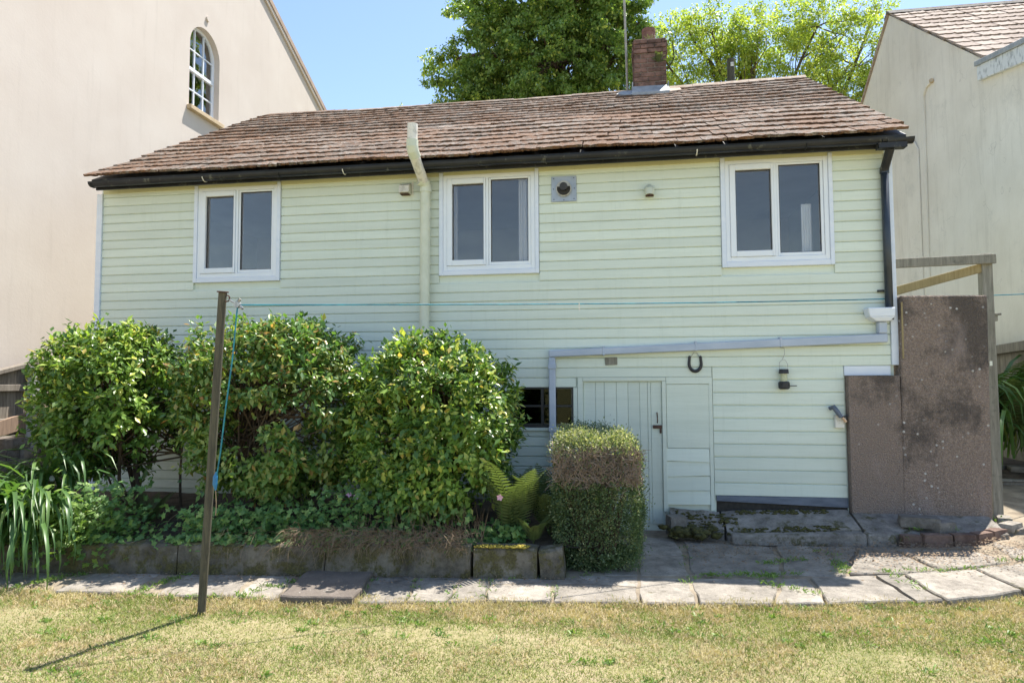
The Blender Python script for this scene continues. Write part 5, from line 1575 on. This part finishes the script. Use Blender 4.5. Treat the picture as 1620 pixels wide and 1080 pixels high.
# ------------------------------------------------------------------ camellia shrubs
def single_leaf(mat, L, W, k):
    P = np.zeros((1, 3)); A = np.array([[1.0, 0, 0]]); N = np.array([[0, 0, 1.0]])
    V, F = leaf_arrays(P, A, N, [L], [W], 0.22 + 0.05 * k, 0.10 + 0.08 * k)
    me = bpy.data.meshes.new('leaf')
    me.from_pydata([tuple(v) for v in V], [], [tuple(int(i) for i in f) for f in F])
    me.materials.append(M[mat])
    return me
def shrub(label, c, r, mat, ntw, per, leaf, seed, accept, stems, nparts=150, bed=0.28):
    g = np.random.default_rng(seed)
    t = thing('camellia_shrub', label, 'shrub', (c[0], c[1], bed), 'camellia shrubs in the bed')
    tw = []
    while len(tw) < ntw:
        d = g.normal(size=3); d /= np.linalg.norm(d)
        # superellipsoid: flatter top and sides
        e = (abs(d[0]) ** 2.6 + abs(d[1]) ** 2.6 + abs(d[2]) ** 2.6) ** (-1 / 2.6)
        q = d * e * (g.uniform(0.86, 1.0) if g.uniform() < 0.72 else g.uniform(0.45, 0.86))
        p = np.array(c) + q * np.array(r) * (1 + 0.13 * noise.noise(Vector(tuple(d * 2.6 + seed))))
        if p[1] > -0.10 or p[2] < bed + 0.05 or not accept(p[0], p[2], g.uniform()):
            continue
        tw.append((*p, *d))
    tw = np.array(tw)
    n = ntw * per
    ti = np.repeat(np.arange(ntw), per)
    D = unit(tw[ti, 3:6] + g.normal(size=(n, 3)) * 0.25 + np.array([0, 0, 0.25]))
    s = g.uniform(-1.0, 0.35, size=(n, 1))
    P = tw[ti, :3] + D * s * 0.13 + g.normal(size=(n, 3)) * 0.030
    side = g.normal(size=(n, 3))
    A = unit(D * 0.55 + side * 0.8 + np.array([0, 0, -0.22]))
    N = unit(np.array([0, -0.15, 1.0]) + tw[ti, 3:6] * 0.55 + g.normal(size=(n, 3)) * 0.33)
    L = leaf * g.uniform(0.55, 1.35, n)
    shoot = (g.uniform(size=ntw) < 0.16)[ti]
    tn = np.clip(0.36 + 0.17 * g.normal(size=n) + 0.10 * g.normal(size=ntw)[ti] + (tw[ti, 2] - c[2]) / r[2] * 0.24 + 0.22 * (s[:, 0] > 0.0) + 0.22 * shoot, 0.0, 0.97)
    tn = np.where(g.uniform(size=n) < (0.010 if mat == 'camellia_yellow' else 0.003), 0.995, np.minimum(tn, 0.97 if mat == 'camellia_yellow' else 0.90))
    keep = P[:, 1] < -0.06
    idx = np.where(keep)[0]
    # the leaves nearest the viewer are parts of their own
    front_ = idx[np.argsort((P[idx] * np.array([0.0, 1.0, -0.15])).sum(1))][:nparts * 4]
    own = set(g.choice(front_, nparts, replace=False).tolist())
    rest = np.array([i for i in idx if i not in own])
    V, F = leaf_arrays(P[rest], A[rest], N[rest], L[rest], L[rest] * 0.52)
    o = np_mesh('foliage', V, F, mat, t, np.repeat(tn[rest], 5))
    o['kind'] = 'stuff'
    mes = [single_leaf(mat + '_part', leaf, leaf * 0.52, k) for k in range(3)]
    off = world_base(t)
    for i in own:
        a = Vector(A[i]); nn = Vector(N[i])
        sd = a.cross(nn).normalized()
        nn = sd.cross(a)
        m_ = Matrix((a, -sd, nn)).transposed().to_4x4()
        o = bpy.data.objects.new('leaf', mes[i % 3])
        C.objects.link(o)
        o.parent = t
        o.matrix_local = Matrix.Translation(Vector(P[i]) - off) @ m_ @ Matrix.Scale(float(L[i] / leaf), 4)
    mb = MB()
    for k, (x0, y0, x1, y1, z1, rr) in enumerate(stems):
        limb(mb, (x0, y0, bed - 0.1), (x1, y1, z1), rr, rr * 0.4, 0.10, 7, seed + k)
    mb.build('stem', 'bark', t)
    mb = MB()
    for k in range(0, ntw, 3):
        x0, y0, x1, y1, z1, rr = stems[k % len(stems)]
        s_ = g.uniform(0.4, 1.0)
        q = Vector((x0 + (x1 - x0) * s_, y0 + (y1 - y0) * s_, bed + (z1 - bed) * s_))
        e_ = Vector(tw[k, :3])
        m_ = q.lerp(e_, 0.5) + Vector((0, 0, -0.06))
        mb.tube([q, m_, e_], 0.006, 5, False, [0.011, 0.007, 0.003])
    mb.build('branches', 'bark', t)
    return t
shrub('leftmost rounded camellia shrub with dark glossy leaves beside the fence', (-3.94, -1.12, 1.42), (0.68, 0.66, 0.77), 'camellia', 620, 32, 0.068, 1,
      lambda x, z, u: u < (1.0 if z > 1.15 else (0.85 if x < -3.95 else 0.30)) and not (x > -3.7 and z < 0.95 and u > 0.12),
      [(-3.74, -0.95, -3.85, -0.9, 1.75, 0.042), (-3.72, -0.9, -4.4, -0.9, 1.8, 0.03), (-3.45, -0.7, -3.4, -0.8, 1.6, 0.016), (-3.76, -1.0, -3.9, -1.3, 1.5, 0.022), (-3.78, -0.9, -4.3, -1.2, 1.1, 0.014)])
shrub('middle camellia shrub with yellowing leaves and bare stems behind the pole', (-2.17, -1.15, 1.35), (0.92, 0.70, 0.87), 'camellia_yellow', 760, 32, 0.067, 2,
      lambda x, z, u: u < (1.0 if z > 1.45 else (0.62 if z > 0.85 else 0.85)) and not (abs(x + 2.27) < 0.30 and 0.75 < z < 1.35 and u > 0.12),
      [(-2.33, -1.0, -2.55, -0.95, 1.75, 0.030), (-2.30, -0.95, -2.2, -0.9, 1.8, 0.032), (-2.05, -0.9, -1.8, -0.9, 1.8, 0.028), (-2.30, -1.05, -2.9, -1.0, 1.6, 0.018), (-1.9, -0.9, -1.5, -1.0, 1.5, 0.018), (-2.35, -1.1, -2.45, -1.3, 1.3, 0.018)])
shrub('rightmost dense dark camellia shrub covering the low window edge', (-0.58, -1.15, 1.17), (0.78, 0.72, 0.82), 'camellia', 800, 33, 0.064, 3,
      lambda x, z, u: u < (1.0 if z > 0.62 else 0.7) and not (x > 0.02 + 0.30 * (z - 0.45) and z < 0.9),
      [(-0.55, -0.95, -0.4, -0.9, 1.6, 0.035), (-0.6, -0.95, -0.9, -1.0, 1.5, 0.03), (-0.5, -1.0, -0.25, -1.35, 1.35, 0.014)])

# clipped box shrubs by the door
def box_shrub(label, c, half, ztop, zbot, nleaf, seed, leaf, mat, twigband=None):
    g = np.random.default_rng(seed)
    t = thing('box_shrub', label, 'shrub', (c[0], c[1], 0.03), 'clipped shrubs by the door')
    hz = (ztop - zbot) / 2
    cz = (ztop + zbot) / 2
    Pl, Nl, Tl = [], [], []
    d = unit(g.normal(size=(nleaf * 2, 3)))
    pw = 6.5
    e = ((np.abs(d) ** pw).sum(1)) ** (-1 / pw)
    q = d * e[:, None]
    rad = g.uniform(0.72, 1.0, size=(len(d), 1)) ** 0.6
    nz = np.array([noise.noise(Vector((float(a[0] * 3 + seed), float(a[1] * 3), float(a[2] * 3)))) for a in d])
    P = np.array([c[0], c[1], cz]) + q * rad * np.array([half[0], half[1], hz]) * (1 + 0.13 * nz)[:, None]
    P += g.normal(size=P.shape) * (0.014 + 0.03 * (g.uniform(size=(len(P), 1)) < 0.08))
    P[:, 2] = np.maximum(P[:, 2], zbot)
    # slanted clipped top
    P[:, 2] += np.where(q[:, 2] > 0.6, -0.08 * (q[:, 0] * 0.5 + 0.5), 0) * 0.6
    keep = g.uniform(size=len(P)) < 1.0
    if twigband:
        n3 = np.array([noise.noise(Vector((float(a[0] * 14), float(a[1] * 14), float(a[2] * 5)))) + 0.6 * noise.noise(Vector((float(a[0] * 40), float(a[2] * 40), 3.0))) for a in P])
        inb = (P[:, 2] > twigband[0] + 0.09 * n3) & (P[:, 2] < twigband[1] + 0.10 * n3) & (q[:, 1] < 0.15 + 0.3 * n3)
        keep &= ~(inb & (g.uniform(size=len(P)) < 0.80))
    P, q = P[keep][:nleaf], q[keep][:nleaf]
    n = len(P)
    A = unit(q * np.array([1, 1, 0.8]) * 0.7 + g.normal(size=(n, 3)) * 0.7 + np.array([0, 0, 0.3]))
    N = unit(g.normal(size=(n, 3)) + np.array([0, -0.4, 0.8]))
    L = leaf * g.uniform(0.6, 1.4, n)
    V, F = quad_leaves(P, A, N, L, L * 0.55)
    if twigband:
        cl_ = np.array([noise.noise(Vector((float(a[0] * 9), float(a[1] * 9), float(a[2] * 9)))) for a in P])
        tn = np.clip(np.where(P[:, 2] > twigband[1] - 0.02, g.uniform(0.45, 0.99, n), g.uniform(0.05, 0.66, n)) + 0.35 * cl_, 0, 0.99)
    else:
        tn = g.uniform(0, 0.95, n)
    o = np_mesh('foliage', V, F, mat, t, np.repeat(tn, 4))
    o['kind'] = 'stuff'
    # woody inside
    mb = MB()
    for k in range(60):
        a = Vector((c[0] + g.uniform(-0.12, 0.12), c[1] + g.uniform(-0.1, 0.1), zbot - 0.02))
        b = Vector((c[0] + g.uniform(-0.8, 0.8) * half[0], c[1] + g.uniform(-0.8, 0.8) * half[1], g.uniform(cz, ztop - 0.1)))
        mb.tube([a, a.lerp(b, 0.5) + Vector((0, 0, -0.05)), b], 0.006, 4, False, [0.016, 0.010, 0.004])
    mb.build('stems', 'bark', t)
    if twigband:
        V, F = [], []
        m = 1700
        for k in range(m):
            x = c[0] + g.uniform(-0.97, 0.97) * half[0]
            y = c[1] - half[1] * g.uniform(0.72, 0.97)
            if g.uniform() < 0.18:
                x = c[0] + half[0] * g.uniform(0.8, 0.98)
                y = c[1] + half[1] * g.uniform(-0.95, 0.6)
            z = g.uniform(twigband[0] - 0.04, twigband[1]) + 0.09 * noise.noise(Vector((x * 9, 2.0, y * 9))) + g.normal() * 0.025
            dirv = unit(np.array([g.normal() * 0.7 - 0.9 * (x - c[0]), -0.4 + g.normal() * 0.4, 0.7 + g.normal() * 0.5]))
            ln = g.uniform(0.035, 0.095)
            w_ = 0.0028
            sd = unit(np.cross(dirv, np.array([0.3, -1, 0.2]))) * w_
            p = np.array([x, y, z])
            b0 = len(V)
            mid_ = p + dirv * ln * 0.5 + g.normal(size=3) * 0.012
            en = p + dirv * ln + g.normal(size=3) * 0.02
            V += [p - sd, p + sd, mid_ + sd, mid_ - sd, en + sd * 0.5, en - sd * 0.5]
            F += [(b0, b0 + 1, b0 + 2, b0 + 3), (b0 + 3, b0 + 2, b0 + 4, b0 + 5)]
        o = np_mesh('bare_twigs', V, F, 'twig', t)
        o['kind'] = 'stuff'
    return t
box_shrub('square clipped shrub with a band of bare brown twigs in front of the door', (0.945, -1.36, 0), (0.375, 0.30), 1.17, 0.03, 62000, 4, 0.019, 'box_leaf', (0.75, 0.98))
box_shrub('dark low clipped shrub behind the square one, just left of the door', (0.925, -0.70, 0), (0.29, 0.22), 1.185, 0.10, 12000, 6, 0.017, 'box_dark')

# strap leaved clump at the left, fern clumps, right hand clump
straps = [strap_variant('leaf', 'strap', random.uniform(0.75, 1.0), random.uniform(0.024, 0.034), random.uniform(2.3, 3.3), s) for s in range(9)]
def strap_clump(label, cx, cy, z, rad, n, sc0, sc1, az0, az1, zjit=0.1, lean=(-0.25, 0.25)):
    t = thing('strap_leaf_plant', label, 'plant', (cx, cy, z))
    for k in range(n):
        a = random.uniform(az0, az1)
        rr = rad * math.sqrt(random.random())
        b = random.uniform(0, 2 * math.pi)
        place(straps[k % 9], 'leaf', t, (cx + rr * math.cos(b), cy + rr * 0.6 * math.sin(b), z + random.uniform(0, zjit)), a, random.uniform(sc0, sc1), 0, random.uniform(*lean))
    return t
strap_clump('large clump of arching strap leaves spilling over the low wall at far left', -4.02, -2.10, 0.20, 0.27, 250, 0.75, 1.40, R(-150), R(-25), 0.15, (-0.15, 0.75))
strap_clump('smaller upright strap leaved clump under the leftmost camellia', -4.15, -1.65, 0.24, 0.34, 80, 0.9, 1.3, R(-170), R(-10), 0.25)
strap_clump('shaded clump of strap leaves by the right fence', 5.95, 2.35, 0.55, 0.75, 230, 1.3, 2.1, R(-230), R(30), 0.45)
strap_clump('short upright strap plant beside the vertical drain pipe', 0.30, -0.45, 0.28, 0.2, 30, 0.55, 0.8, R(-180), R(180), 0.1)
fronds = [fern_variant(random.uniform(0.55, 0.75), 27, s, random.uniform(0.10, 0.15), random.uniform(0.9, 1.6)) for s in range(5)]
def fern(label, c, n, sc0, sc1, az0=-math.pi, az1=math.pi, tilt=0.35):
    t = thing('fern', label, 'fern', c, 'ferns in the beds')
    for k in range(n):
        a = az0 + (az1 - az0) * (k + random.random() * 0.6) / n
        place(fronds[k % 5], 'frond', t, c, a, random.uniform(sc0, sc1), 0, random.uniform(0.0, tilt))
    return t
fern('sunlit tall fern between the right camellia and the square shrub', (0.22, -1.50, 0.26), 9, 1.0, 1.35, R(-170), R(80), 0.12)
fern('small bright yellow green fern above the mossy end block', (0.42, -1.60, 0.23), 6, 0.40, 0.58, R(-180), R(60))
fern('dark fern against the side of the square shrub', (0.52, -1.30, 0.24), 8, 0.8, 1.1)
fern('dark fern below the low window', (0.20, -0.85, 0.27), 9, 0.8, 1.15)
fern('tall fern leaning on the right fence above the strap leaves', (6.15, 2.6, 0.9), 11, 1.5, 2.2, R(-220), R(40), 0.3)
fern('second fern by the right fence near the picture edge', (6.15, 1.95, 0.8), 10, 1.4, 2.0, R(-220), R(40), 0.3)
fern('small fern at the foot of the leftmost camellia', (-3.35, -1.35, 0.22), 8, 0.45, 0.7)
# weed ferns on the chimney
wd = thing('chimney_weed', 'small weed growing from the chimney brickwork', 'weed', (1.86, 3.17, 6.55))
for k in range(9):
    place(fronds[k % 5], 'frond', wd, (1.86, 3.17, 6.55), R(-170 + k * 20), random.uniform(0.18, 0.34), 0, random.uniform(0.2, 0.9))
wd = thing('chimney_weed', 'orange tinted weed growing at the base of the chimney pot', 'weed', (1.73, 3.26, 6.96))
for k in range(8):
    place(straps[k % 9], 'leaf', wd, (1.70 + 0.012 * k, 3.26, 6.96), R(-150 + k * 20), random.uniform(0.10, 0.18))

# ground cover, dry grass overhang, flowers
def lobed_leaves(n, fpos, size, seed, mat, name, flat=0.5):
    g = np.random.default_rng(seed)
    Vs, Fs, Ts = [], [], []
    lob = 10
    rad = np.array([0.55, 1.0, 0.62, 1.05, 0.62, 1.0, 0.58, 0.9, 0.35, 0.9])
    ang = np.linspace(-math.pi * 0.9, math.pi * 0.9, lob)
    for i in range(n):
        p, up = fpos(g)
        nn = unit(np.array(up) + g.normal(size=3) * flat)
        a = unit(np.cross(nn, g.normal(size=3)))
        b = np.cross(nn, a)
        s = size * g.uniform(0.6, 1.3)
        ring_ = p + s * (np.cos(ang)[:, None] * a + np.sin(ang)[:, None] * b) * rad[:, None] - nn * s * 0.18
        Vs.append(np.vstack([[p], ring_]))
        Fs.append(np.array([(0, k + 1, k + 2) for k in range(lob - 1)]) + i * (lob + 1))
        Ts.append(np.full(lob + 1, g.uniform(0, 0.98)))
    o = np_mesh(name, np.concatenate(Vs), np.concatenate(Fs), mat, None, np.concatenate(Ts))
    return tag(o, kind='stuff')
def cover_pos(g):
    while True:
        x = g.uniform(-4.0, 0.35)
        y = wall_y(x) - 0.14 + abs(g.normal()) * 0.30
        if -0.55 < x < 0.0 and g.uniform() < 0.6:
            continue
        if -3.05 < x < -2.62 and g.uniform() < 0.85:
            continue
        if x < -3.62 and g.uniform() < 0.9:
            continue
        if -0.05 < x < 0.46 and y < wall_y(x) + 0.03:
            continue
        hmax = (0.46 if -1.45 < x < -0.3 else 0.30) if x < -0.1 else 0.16
        if -3.95 < x < -3.1:
            hmax = 0.50
        z = 0.22 + hmax * g.uniform() ** 1.3
        if y < wall_y(x) - 0.02:
            z = min(z, 0.22 + 0.10 * g.uniform())
        return np.array([x, y, z]), (0, -0.45, 0.85)
lobed_leaves(4200, cover_pos, 0.033, 31, 'geranium', 'ground_cover', 0.45)
def cover_pos2(g):
    x = -3.55 + g.normal() * 0.22
    y = wall_y(x) - 0.10 + g.normal() * 0.10
    z = 0.40 + 0.15 * g.normal() - abs(x + 3.55) * 0.2
    return np.array([x, y, max(0.10, z)]), (0, -0.4, 0.85)
lobed_leaves(1000, cover_pos2, 0.034, 33, 'weed', 'bramble_cover', 0.5)
def strands(name, n, fpos, mat, wd_, seed):
    g = np.random.default_rng(seed)
    V, F = [], []
    for i in range(n):
        p, d, ln, cv = fpos(g)
        sd = unit(np.cross(d, np.array([0.2, -1, 0.3]) + g.normal(size=3) * 0.2)) * wd_
        b0 = len(V)
        pts = [p]
        dd = np.array(d)
        for k in range(3):
            dd = unit(dd + np.array(cv) * 0.5)
            pts.append(pts[-1] + dd * ln / 3)
        for k, q in enumerate(pts):
            w_ = sd * (1 - 0.3 * k)
            V += [q - w_, q + w_]
        F += [(b0 + 2 * k, b0 + 2 * k + 1, b0 + 2 * k + 3, b0 + 2 * k + 2) for k in range(3)]
    o = np_mesh(name, V, F, mat, None, np.repeat(g.uniform(0, 0.98, n), 8))
    return tag(o, kind='stuff')
def dry_pos(g):
    x = g.uniform(-1.55, -0.10) if g.uniform() < 0.85 else g.uniform(-2.2, 0.0)
    p = np.array([x, wall_y(x) - 0.10 + g.normal() * 0.05, 0.25 + g.uniform(0, 0.14)])
    return p, unit(np.array([g.normal() * 0.5, -0.6, 0.5 + g.normal() * 0.4])), g.uniform(0.10, 0.26), (g.normal() * 0.3, -0.1, -0.9)
strands('dry_grass_fringe', 1500, dry_pos, 'dry', 0.0022, 41)
def stalk_pos(g):
    x = g.uniform(-1.1, 0.0)
    p = np.array([x, wall_y(x) + g.uniform(0, 0.2), 0.24])
    return p, unit(np.array([g.normal() * 0.25, -0.15, 1.0])), g.uniform(0.15, 0.36), (g.normal() * 0.1, -0.1, -0.05)
strands('dry_stalks', 170, stalk_pos, 'dry', 0.0022, 43)
def rough_pos(g):
    x = -4.0 + g.normal() * 0.35
    p = np.array([x, wall_y(x) + g.uniform(-0.05, 0.5), 0.25 + g.uniform(0, 0.15)])
    return p, unit(np.array([g.normal() * 0.6, -0.2, 0.8])), g.uniform(0.15, 0.5), (g.normal() * 0.3, -0.1, -0.3)
strands('tangled_stalks', 170, rough_pos, 'dry', 0.0022, 44)
def flower(c, mat, label, cat, grp, size=0.022, petals=5):
    t = thing('flower', label, cat, c, grp)
    mb = MB()
    for k in range(petals):
        a = 2 * math.pi * k / petals + c[0] * 9
        b = Vector((math.cos(a), -0.35, math.sin(a)))
        s = Vector((-math.sin(a), 0, math.cos(a)))
        p = Vector(c)
        mb.add([tuple(p), tuple(p + b * size * 0.7 + s * size * 0.45), tuple(p + b * size * 1.15), tuple(p + b * size * 0.7 - s * size * 0.45)], [(0, 1, 2, 3)])
    mb.build('petals', mat, t)
    MB().tube([Vector(c), Vector(c) + Vector((0.01, 0.04, -0.12)), Vector(c) + Vector((0.0, 0.07, -0.25))], 0.002, 4, False).build('stalk', 'weed', t)
for c, lab in (((-1.16, -1.72, 0.635), 'left lilac flower of a pair low in front of the dark camellia'), ((-1.095, -1.72, 0.615), 'right lilac flower of a pair low in front of the dark camellia'),
               ((-0.46, -1.68, 1.02), 'single lilac flower high on the dark camellia leaves')):
    flower(c, 'petal', lab, 'flower', 'lilac flowers in the bed', 0.024)
flower((0.155, -1.72, 0.635), 'petal_pink', 'pink flower beside the sunlit fern', 'flower', None, 0.026)
for c, lab in (((-4.02, -1.75, 0.72), 'upper white flower head on the strap leaves'), ((-3.88, -1.75, 0.70), 'white flower head on a stalk left of the leftmost camellia trunk'), ((-4.12, -1.78, 0.52), 'lower white flower head near the strap leaves')):
    flower(c, 'petal_white', lab, 'flower', 'white flower heads at left', 0.028, 9)

# ------------------------------------------------------------------ grass, weeds in joints, leaf litter
def grass_patch(name, n, xr, yr, seed, h0, h1, mat, edge=True):
    g = np.random.default_rng(seed)
    x = g.uniform(xr[0], xr[1], n)
    y = g.uniform(yr[0], yr[1], n)
    pn = np.interp(x, [-8, -3.6, -1.4, 0.8, 2.6, 4.1, 6, 9], [-2.75, -2.64, -2.57, -2.34, -2.12, -1.72, -0.9, 0.6])
    ragged = 0.03 * np.sin(x * 7) + 0.03 * np.sin(x * 17 + 1) + g.normal(size=n) * 0.018
    # visible wedge only
    left = -0.55 * (y + 7.216) * 1.65 + 1.0
    keep = (y < pn - 0.005 + ragged) & (x > left - 1.2) & (x < 0.95 * (y + 7.216) + 1.6)
    x, y = x[keep], y[keep]
    n = len(x)
    patch = np.array([0.8 * noise.noise(Vector((a * 1.5, b * 1.8, 0))) + 0.7 * noise.noise(Vector((a * 6.5, b * 7.5, 3))) + 0.5 * noise.noise(Vector((a * 17, b * 19, 6))) for a, b in zip(x, y)])
    edge_g = np.clip(1 - (np.interp(x, [-8, -3.6, -1.4, 0.8, 2.6, 4.1, 6, 9], [-2.75, -2.64, -2.57, -2.34, -2.12, -1.72, -0.9, 0.6]) - y) / 0.55, 0, 1)
    right = np.clip((x - 0.5) / 4, 0, 1)
    tn = np.clip(0.50 - 0.46 * patch - 0.26 * edge_g - 0.13 * right + 0.11 * g.normal(size=n), 0, 0.99)
    hgt = g.uniform(h0, h1, n) * (1.0 + 0.5 * (tn < 0.35)) * (1 + 0.6 * edge_g ** 3)
    d = unit(np.stack([g.normal(size=n) * 0.75, g.normal(size=n) * 0.75, np.full(n, 0.75)], 1))
    P = np.stack([x, y, np.full(n, -0.006)], 1)
    sd = unit(np.cross(d, rand_dirs(n))) * (0.0011 + 0.0013 * g.uniform(size=(n, 1)))
    T = P + d * hgt[:, None]
    T[:, 2] -= hgt * 0.15
    Mi = P + d * hgt[:, None] * 0.55 + np.array([0, 0, 0.15]) * hgt[:, None]
    V = np.stack([P - sd, P + sd, Mi + sd * 0.8, Mi - sd * 0.8, T], 1).reshape(-1, 3)
    i = np.arange(n)[:, None] * 5
    tris = np.concatenate([i + np.array([[0, 1, 2]]), i + np.array([[0, 2, 3]]), i + np.array([[3, 2, 4]])], 1).reshape(-1, 3)
    o = np_mesh(name, V, tris, mat, None, np.repeat(tn, 5))
    return tag(o, 'dry mown grass of the lawn, straw coloured with green patches', 'grass', None, 'stuff')
grass_patch('lawn_grass', 520000, (-5.0, 6.0), (-4.8, -1.2), 51, 0.014, 0.038, 'grass')
def tufts(name, spots, seed, mat='weed'):
    g = np.random.default_rng(seed)
    V, F, T = [], [], []
    for (x, y, z, n, rad, h) in spots:
        for k in range(n):
            a = g.uniform(0, 2 * math.pi)
            r_ = rad * g.uniform() ** 0.7
            p = np.array([x + r_ * math.cos(a), y + r_ * 0.6 * math.sin(a), z])
            d = unit(np.array([g.normal() * 0.8, g.normal() * 0.8, 0.8]))
            hh = h * g.uniform(0.5, 1.3)
            s = unit(np.cross(d, g.normal(size=3))) * g.uniform(0.002, 0.005)
            b0 = len(V)
            V += [p - s * 0.6, p + s * 0.6, p + d * hh * 0.6 + s, p + d * hh * 0.6 - s, p + d * hh - np.array([0, 0, hh * 0.25])]
            F += [(b0, b0 + 1, b0 + 2), (b0, b0 + 2, b0 + 3), (b0 + 3, b0 + 2, b0 + 4)]
            T += [g.uniform(0, 0.98)] * 5
    o = np_mesh(name, V, F, mat, None, T)
    return tag(o, kind='stuff')
sp = []
for (xa, ya, xb, yb, n_, z_, dens) in ((2.05, -1.58, 2.55, -1.50, 6, .035, 20), (2.3, -1.25, 2.75, -1.05, 5, .04, 26), (2.85, -1.50, 3.0, -1.1, 4, .05, 30), (3.15, -1.45, 4.1, -1.26, 8, .065, 20), (2.9, -0.75, 3.0, -1.0, 2, .05, 16),
                               (1.75, -1.63, 2.4, -1.60, 7, .035, 24), (2.15, -1.75, 2.6, -2.0, 4, .035, 22), (3.25, -1.5, 3.35, -1.9, 3, .055, 12), (4.2, -1.15, 4.6, -1.0, 3, .10, 16), (1.65, -1.9, 1.70, -1.6, 2, .03, 14),
                               (-2.50, -2.60, -2.36, -2.1, 6, .02, 26), (-1.70, -2.6, -1.35, -2.05, 6, .02, 26), (-3.5, -2.6, -3.25, -2.2, 7, .02, 22), (-0.75, -2.5, -0.82, -2.0, 3, .02, 9), (-0.40, -2.5, -0.48, -1.95, 3, .02, 9), (-0.1, -2.45, -0.12, -2.1, 3, .02, 9), (0.16, -2.40, 0.11, -1.9, 4, .02, 10), (-2.6, -2.66, -1.4, -2.60, 7, .02, 18), (0.64, -2.3, 0.63, -2.0, 3, .02, 8), (0.2, -1.87, 0.9, -1.72, 6, .02, 12), (-3.3, -2.12, -1.6, -1.95, 5, .02, 6), (1.68, -1.5, 1.74, -0.6, 3, .03, 8), (-4.6, -2.68, -3.2, -2.66, 9, .01, 14)):
    for k in range(n_):
        t_ = (k + 0.5) / n_
        sp.append((xa + (xb - xa) * t_ + random.uniform(-0.03, 0.03), ya + (yb - ya) * t_ + random.uniform(-0.03, 0.03), z_, dens, 0.065, 0.05))
sp += [(4.78, -0.05, 0.21, 24, 0.06, 0.07), (3.86, -0.47, 0.2, 18, 0.06, 0.06), (4.18, -0.45, 0.2, 26, 0.07, 0.07)]
tufts('joint_weeds', sp, 61)
gw = np.random.default_rng(77)
lawn_spots = []
for k in range(150):
    x_ = gw.uniform(-3.2, 4.4)
    y_ = path_near(x_) - abs(gw.normal()) * 0.75 - 0.03
    lawn_spots.append((x_, y_, 0.004, int(gw.integers(10, 34)), gw.uniform(0.03, 0.09), gw.uniform(0.03, 0.055)))
tufts('lawn_weeds', lawn_spots, 63)
yp = thing('grass_tuft', 'pale yellow green tuft growing at the end of the concrete kerb', 'weed', (3.71, -0.57, 0.09))
for k in range(10):
    place(straps[k % 9], 'leaf', yp, (3.71 + random.uniform(-0.02, 0.02), -0.57, 0.09), R(-160 + 32 * k), random.uniform(0.13, 0.24))
def litter(n, fpos, seed, mat, name):
    g = np.random.default_rng(seed)
    P = np.array([fpos(g) for _ in range(n)])
    A = unit(g.normal(size=(n, 3)) * np.array([1, 1, 0.15]))
    N = unit(g.normal(size=(n, 3)) * 0.35 + np.array([0, 0, 1.0]))
    L = g.uniform(0.010, 0.030, n)
    V, F = quad_leaves(P, A, N, L, L * 0.5)
    return tag(np_mesh(name, V, F, mat, None, np.repeat(g.uniform(0, 0.98, n), 4)), kind='stuff')
def lit_pos(g):
    while True:
        x = g.uniform(1.7, 5.2)
        y = g.uniform(-1.5, -0.5) if g.uniform() < 0.85 else g.uniform(-1.9, 0.4)
        w_ = math.exp(-((y + 0.85) / 0.35) ** 2) * (1.0 if x > 2.9 else 0.5) + 0.08 + (0.8 if x > 3.9 and -1.0 < y < -0.55 else 0)
        if g.uniform() < w_:
            return (x, y, yard_z(x, y) + (0.045 if x > 2.5 else 0.03) + g.uniform(0, 0.006))
litter(5200, lit_pos, 71, 'dry', 'leaf_litter')
def lit_pos2(g):
    x = g.uniform(-4.2, 1.0)
    return (x, wall_y(x) - 0.16 - abs(g.normal()) * 0.10, 0.036 + g.uniform(0, 0.006))
litter(700, lit_pos2, 72, 'dry', 'wall_foot_litter')
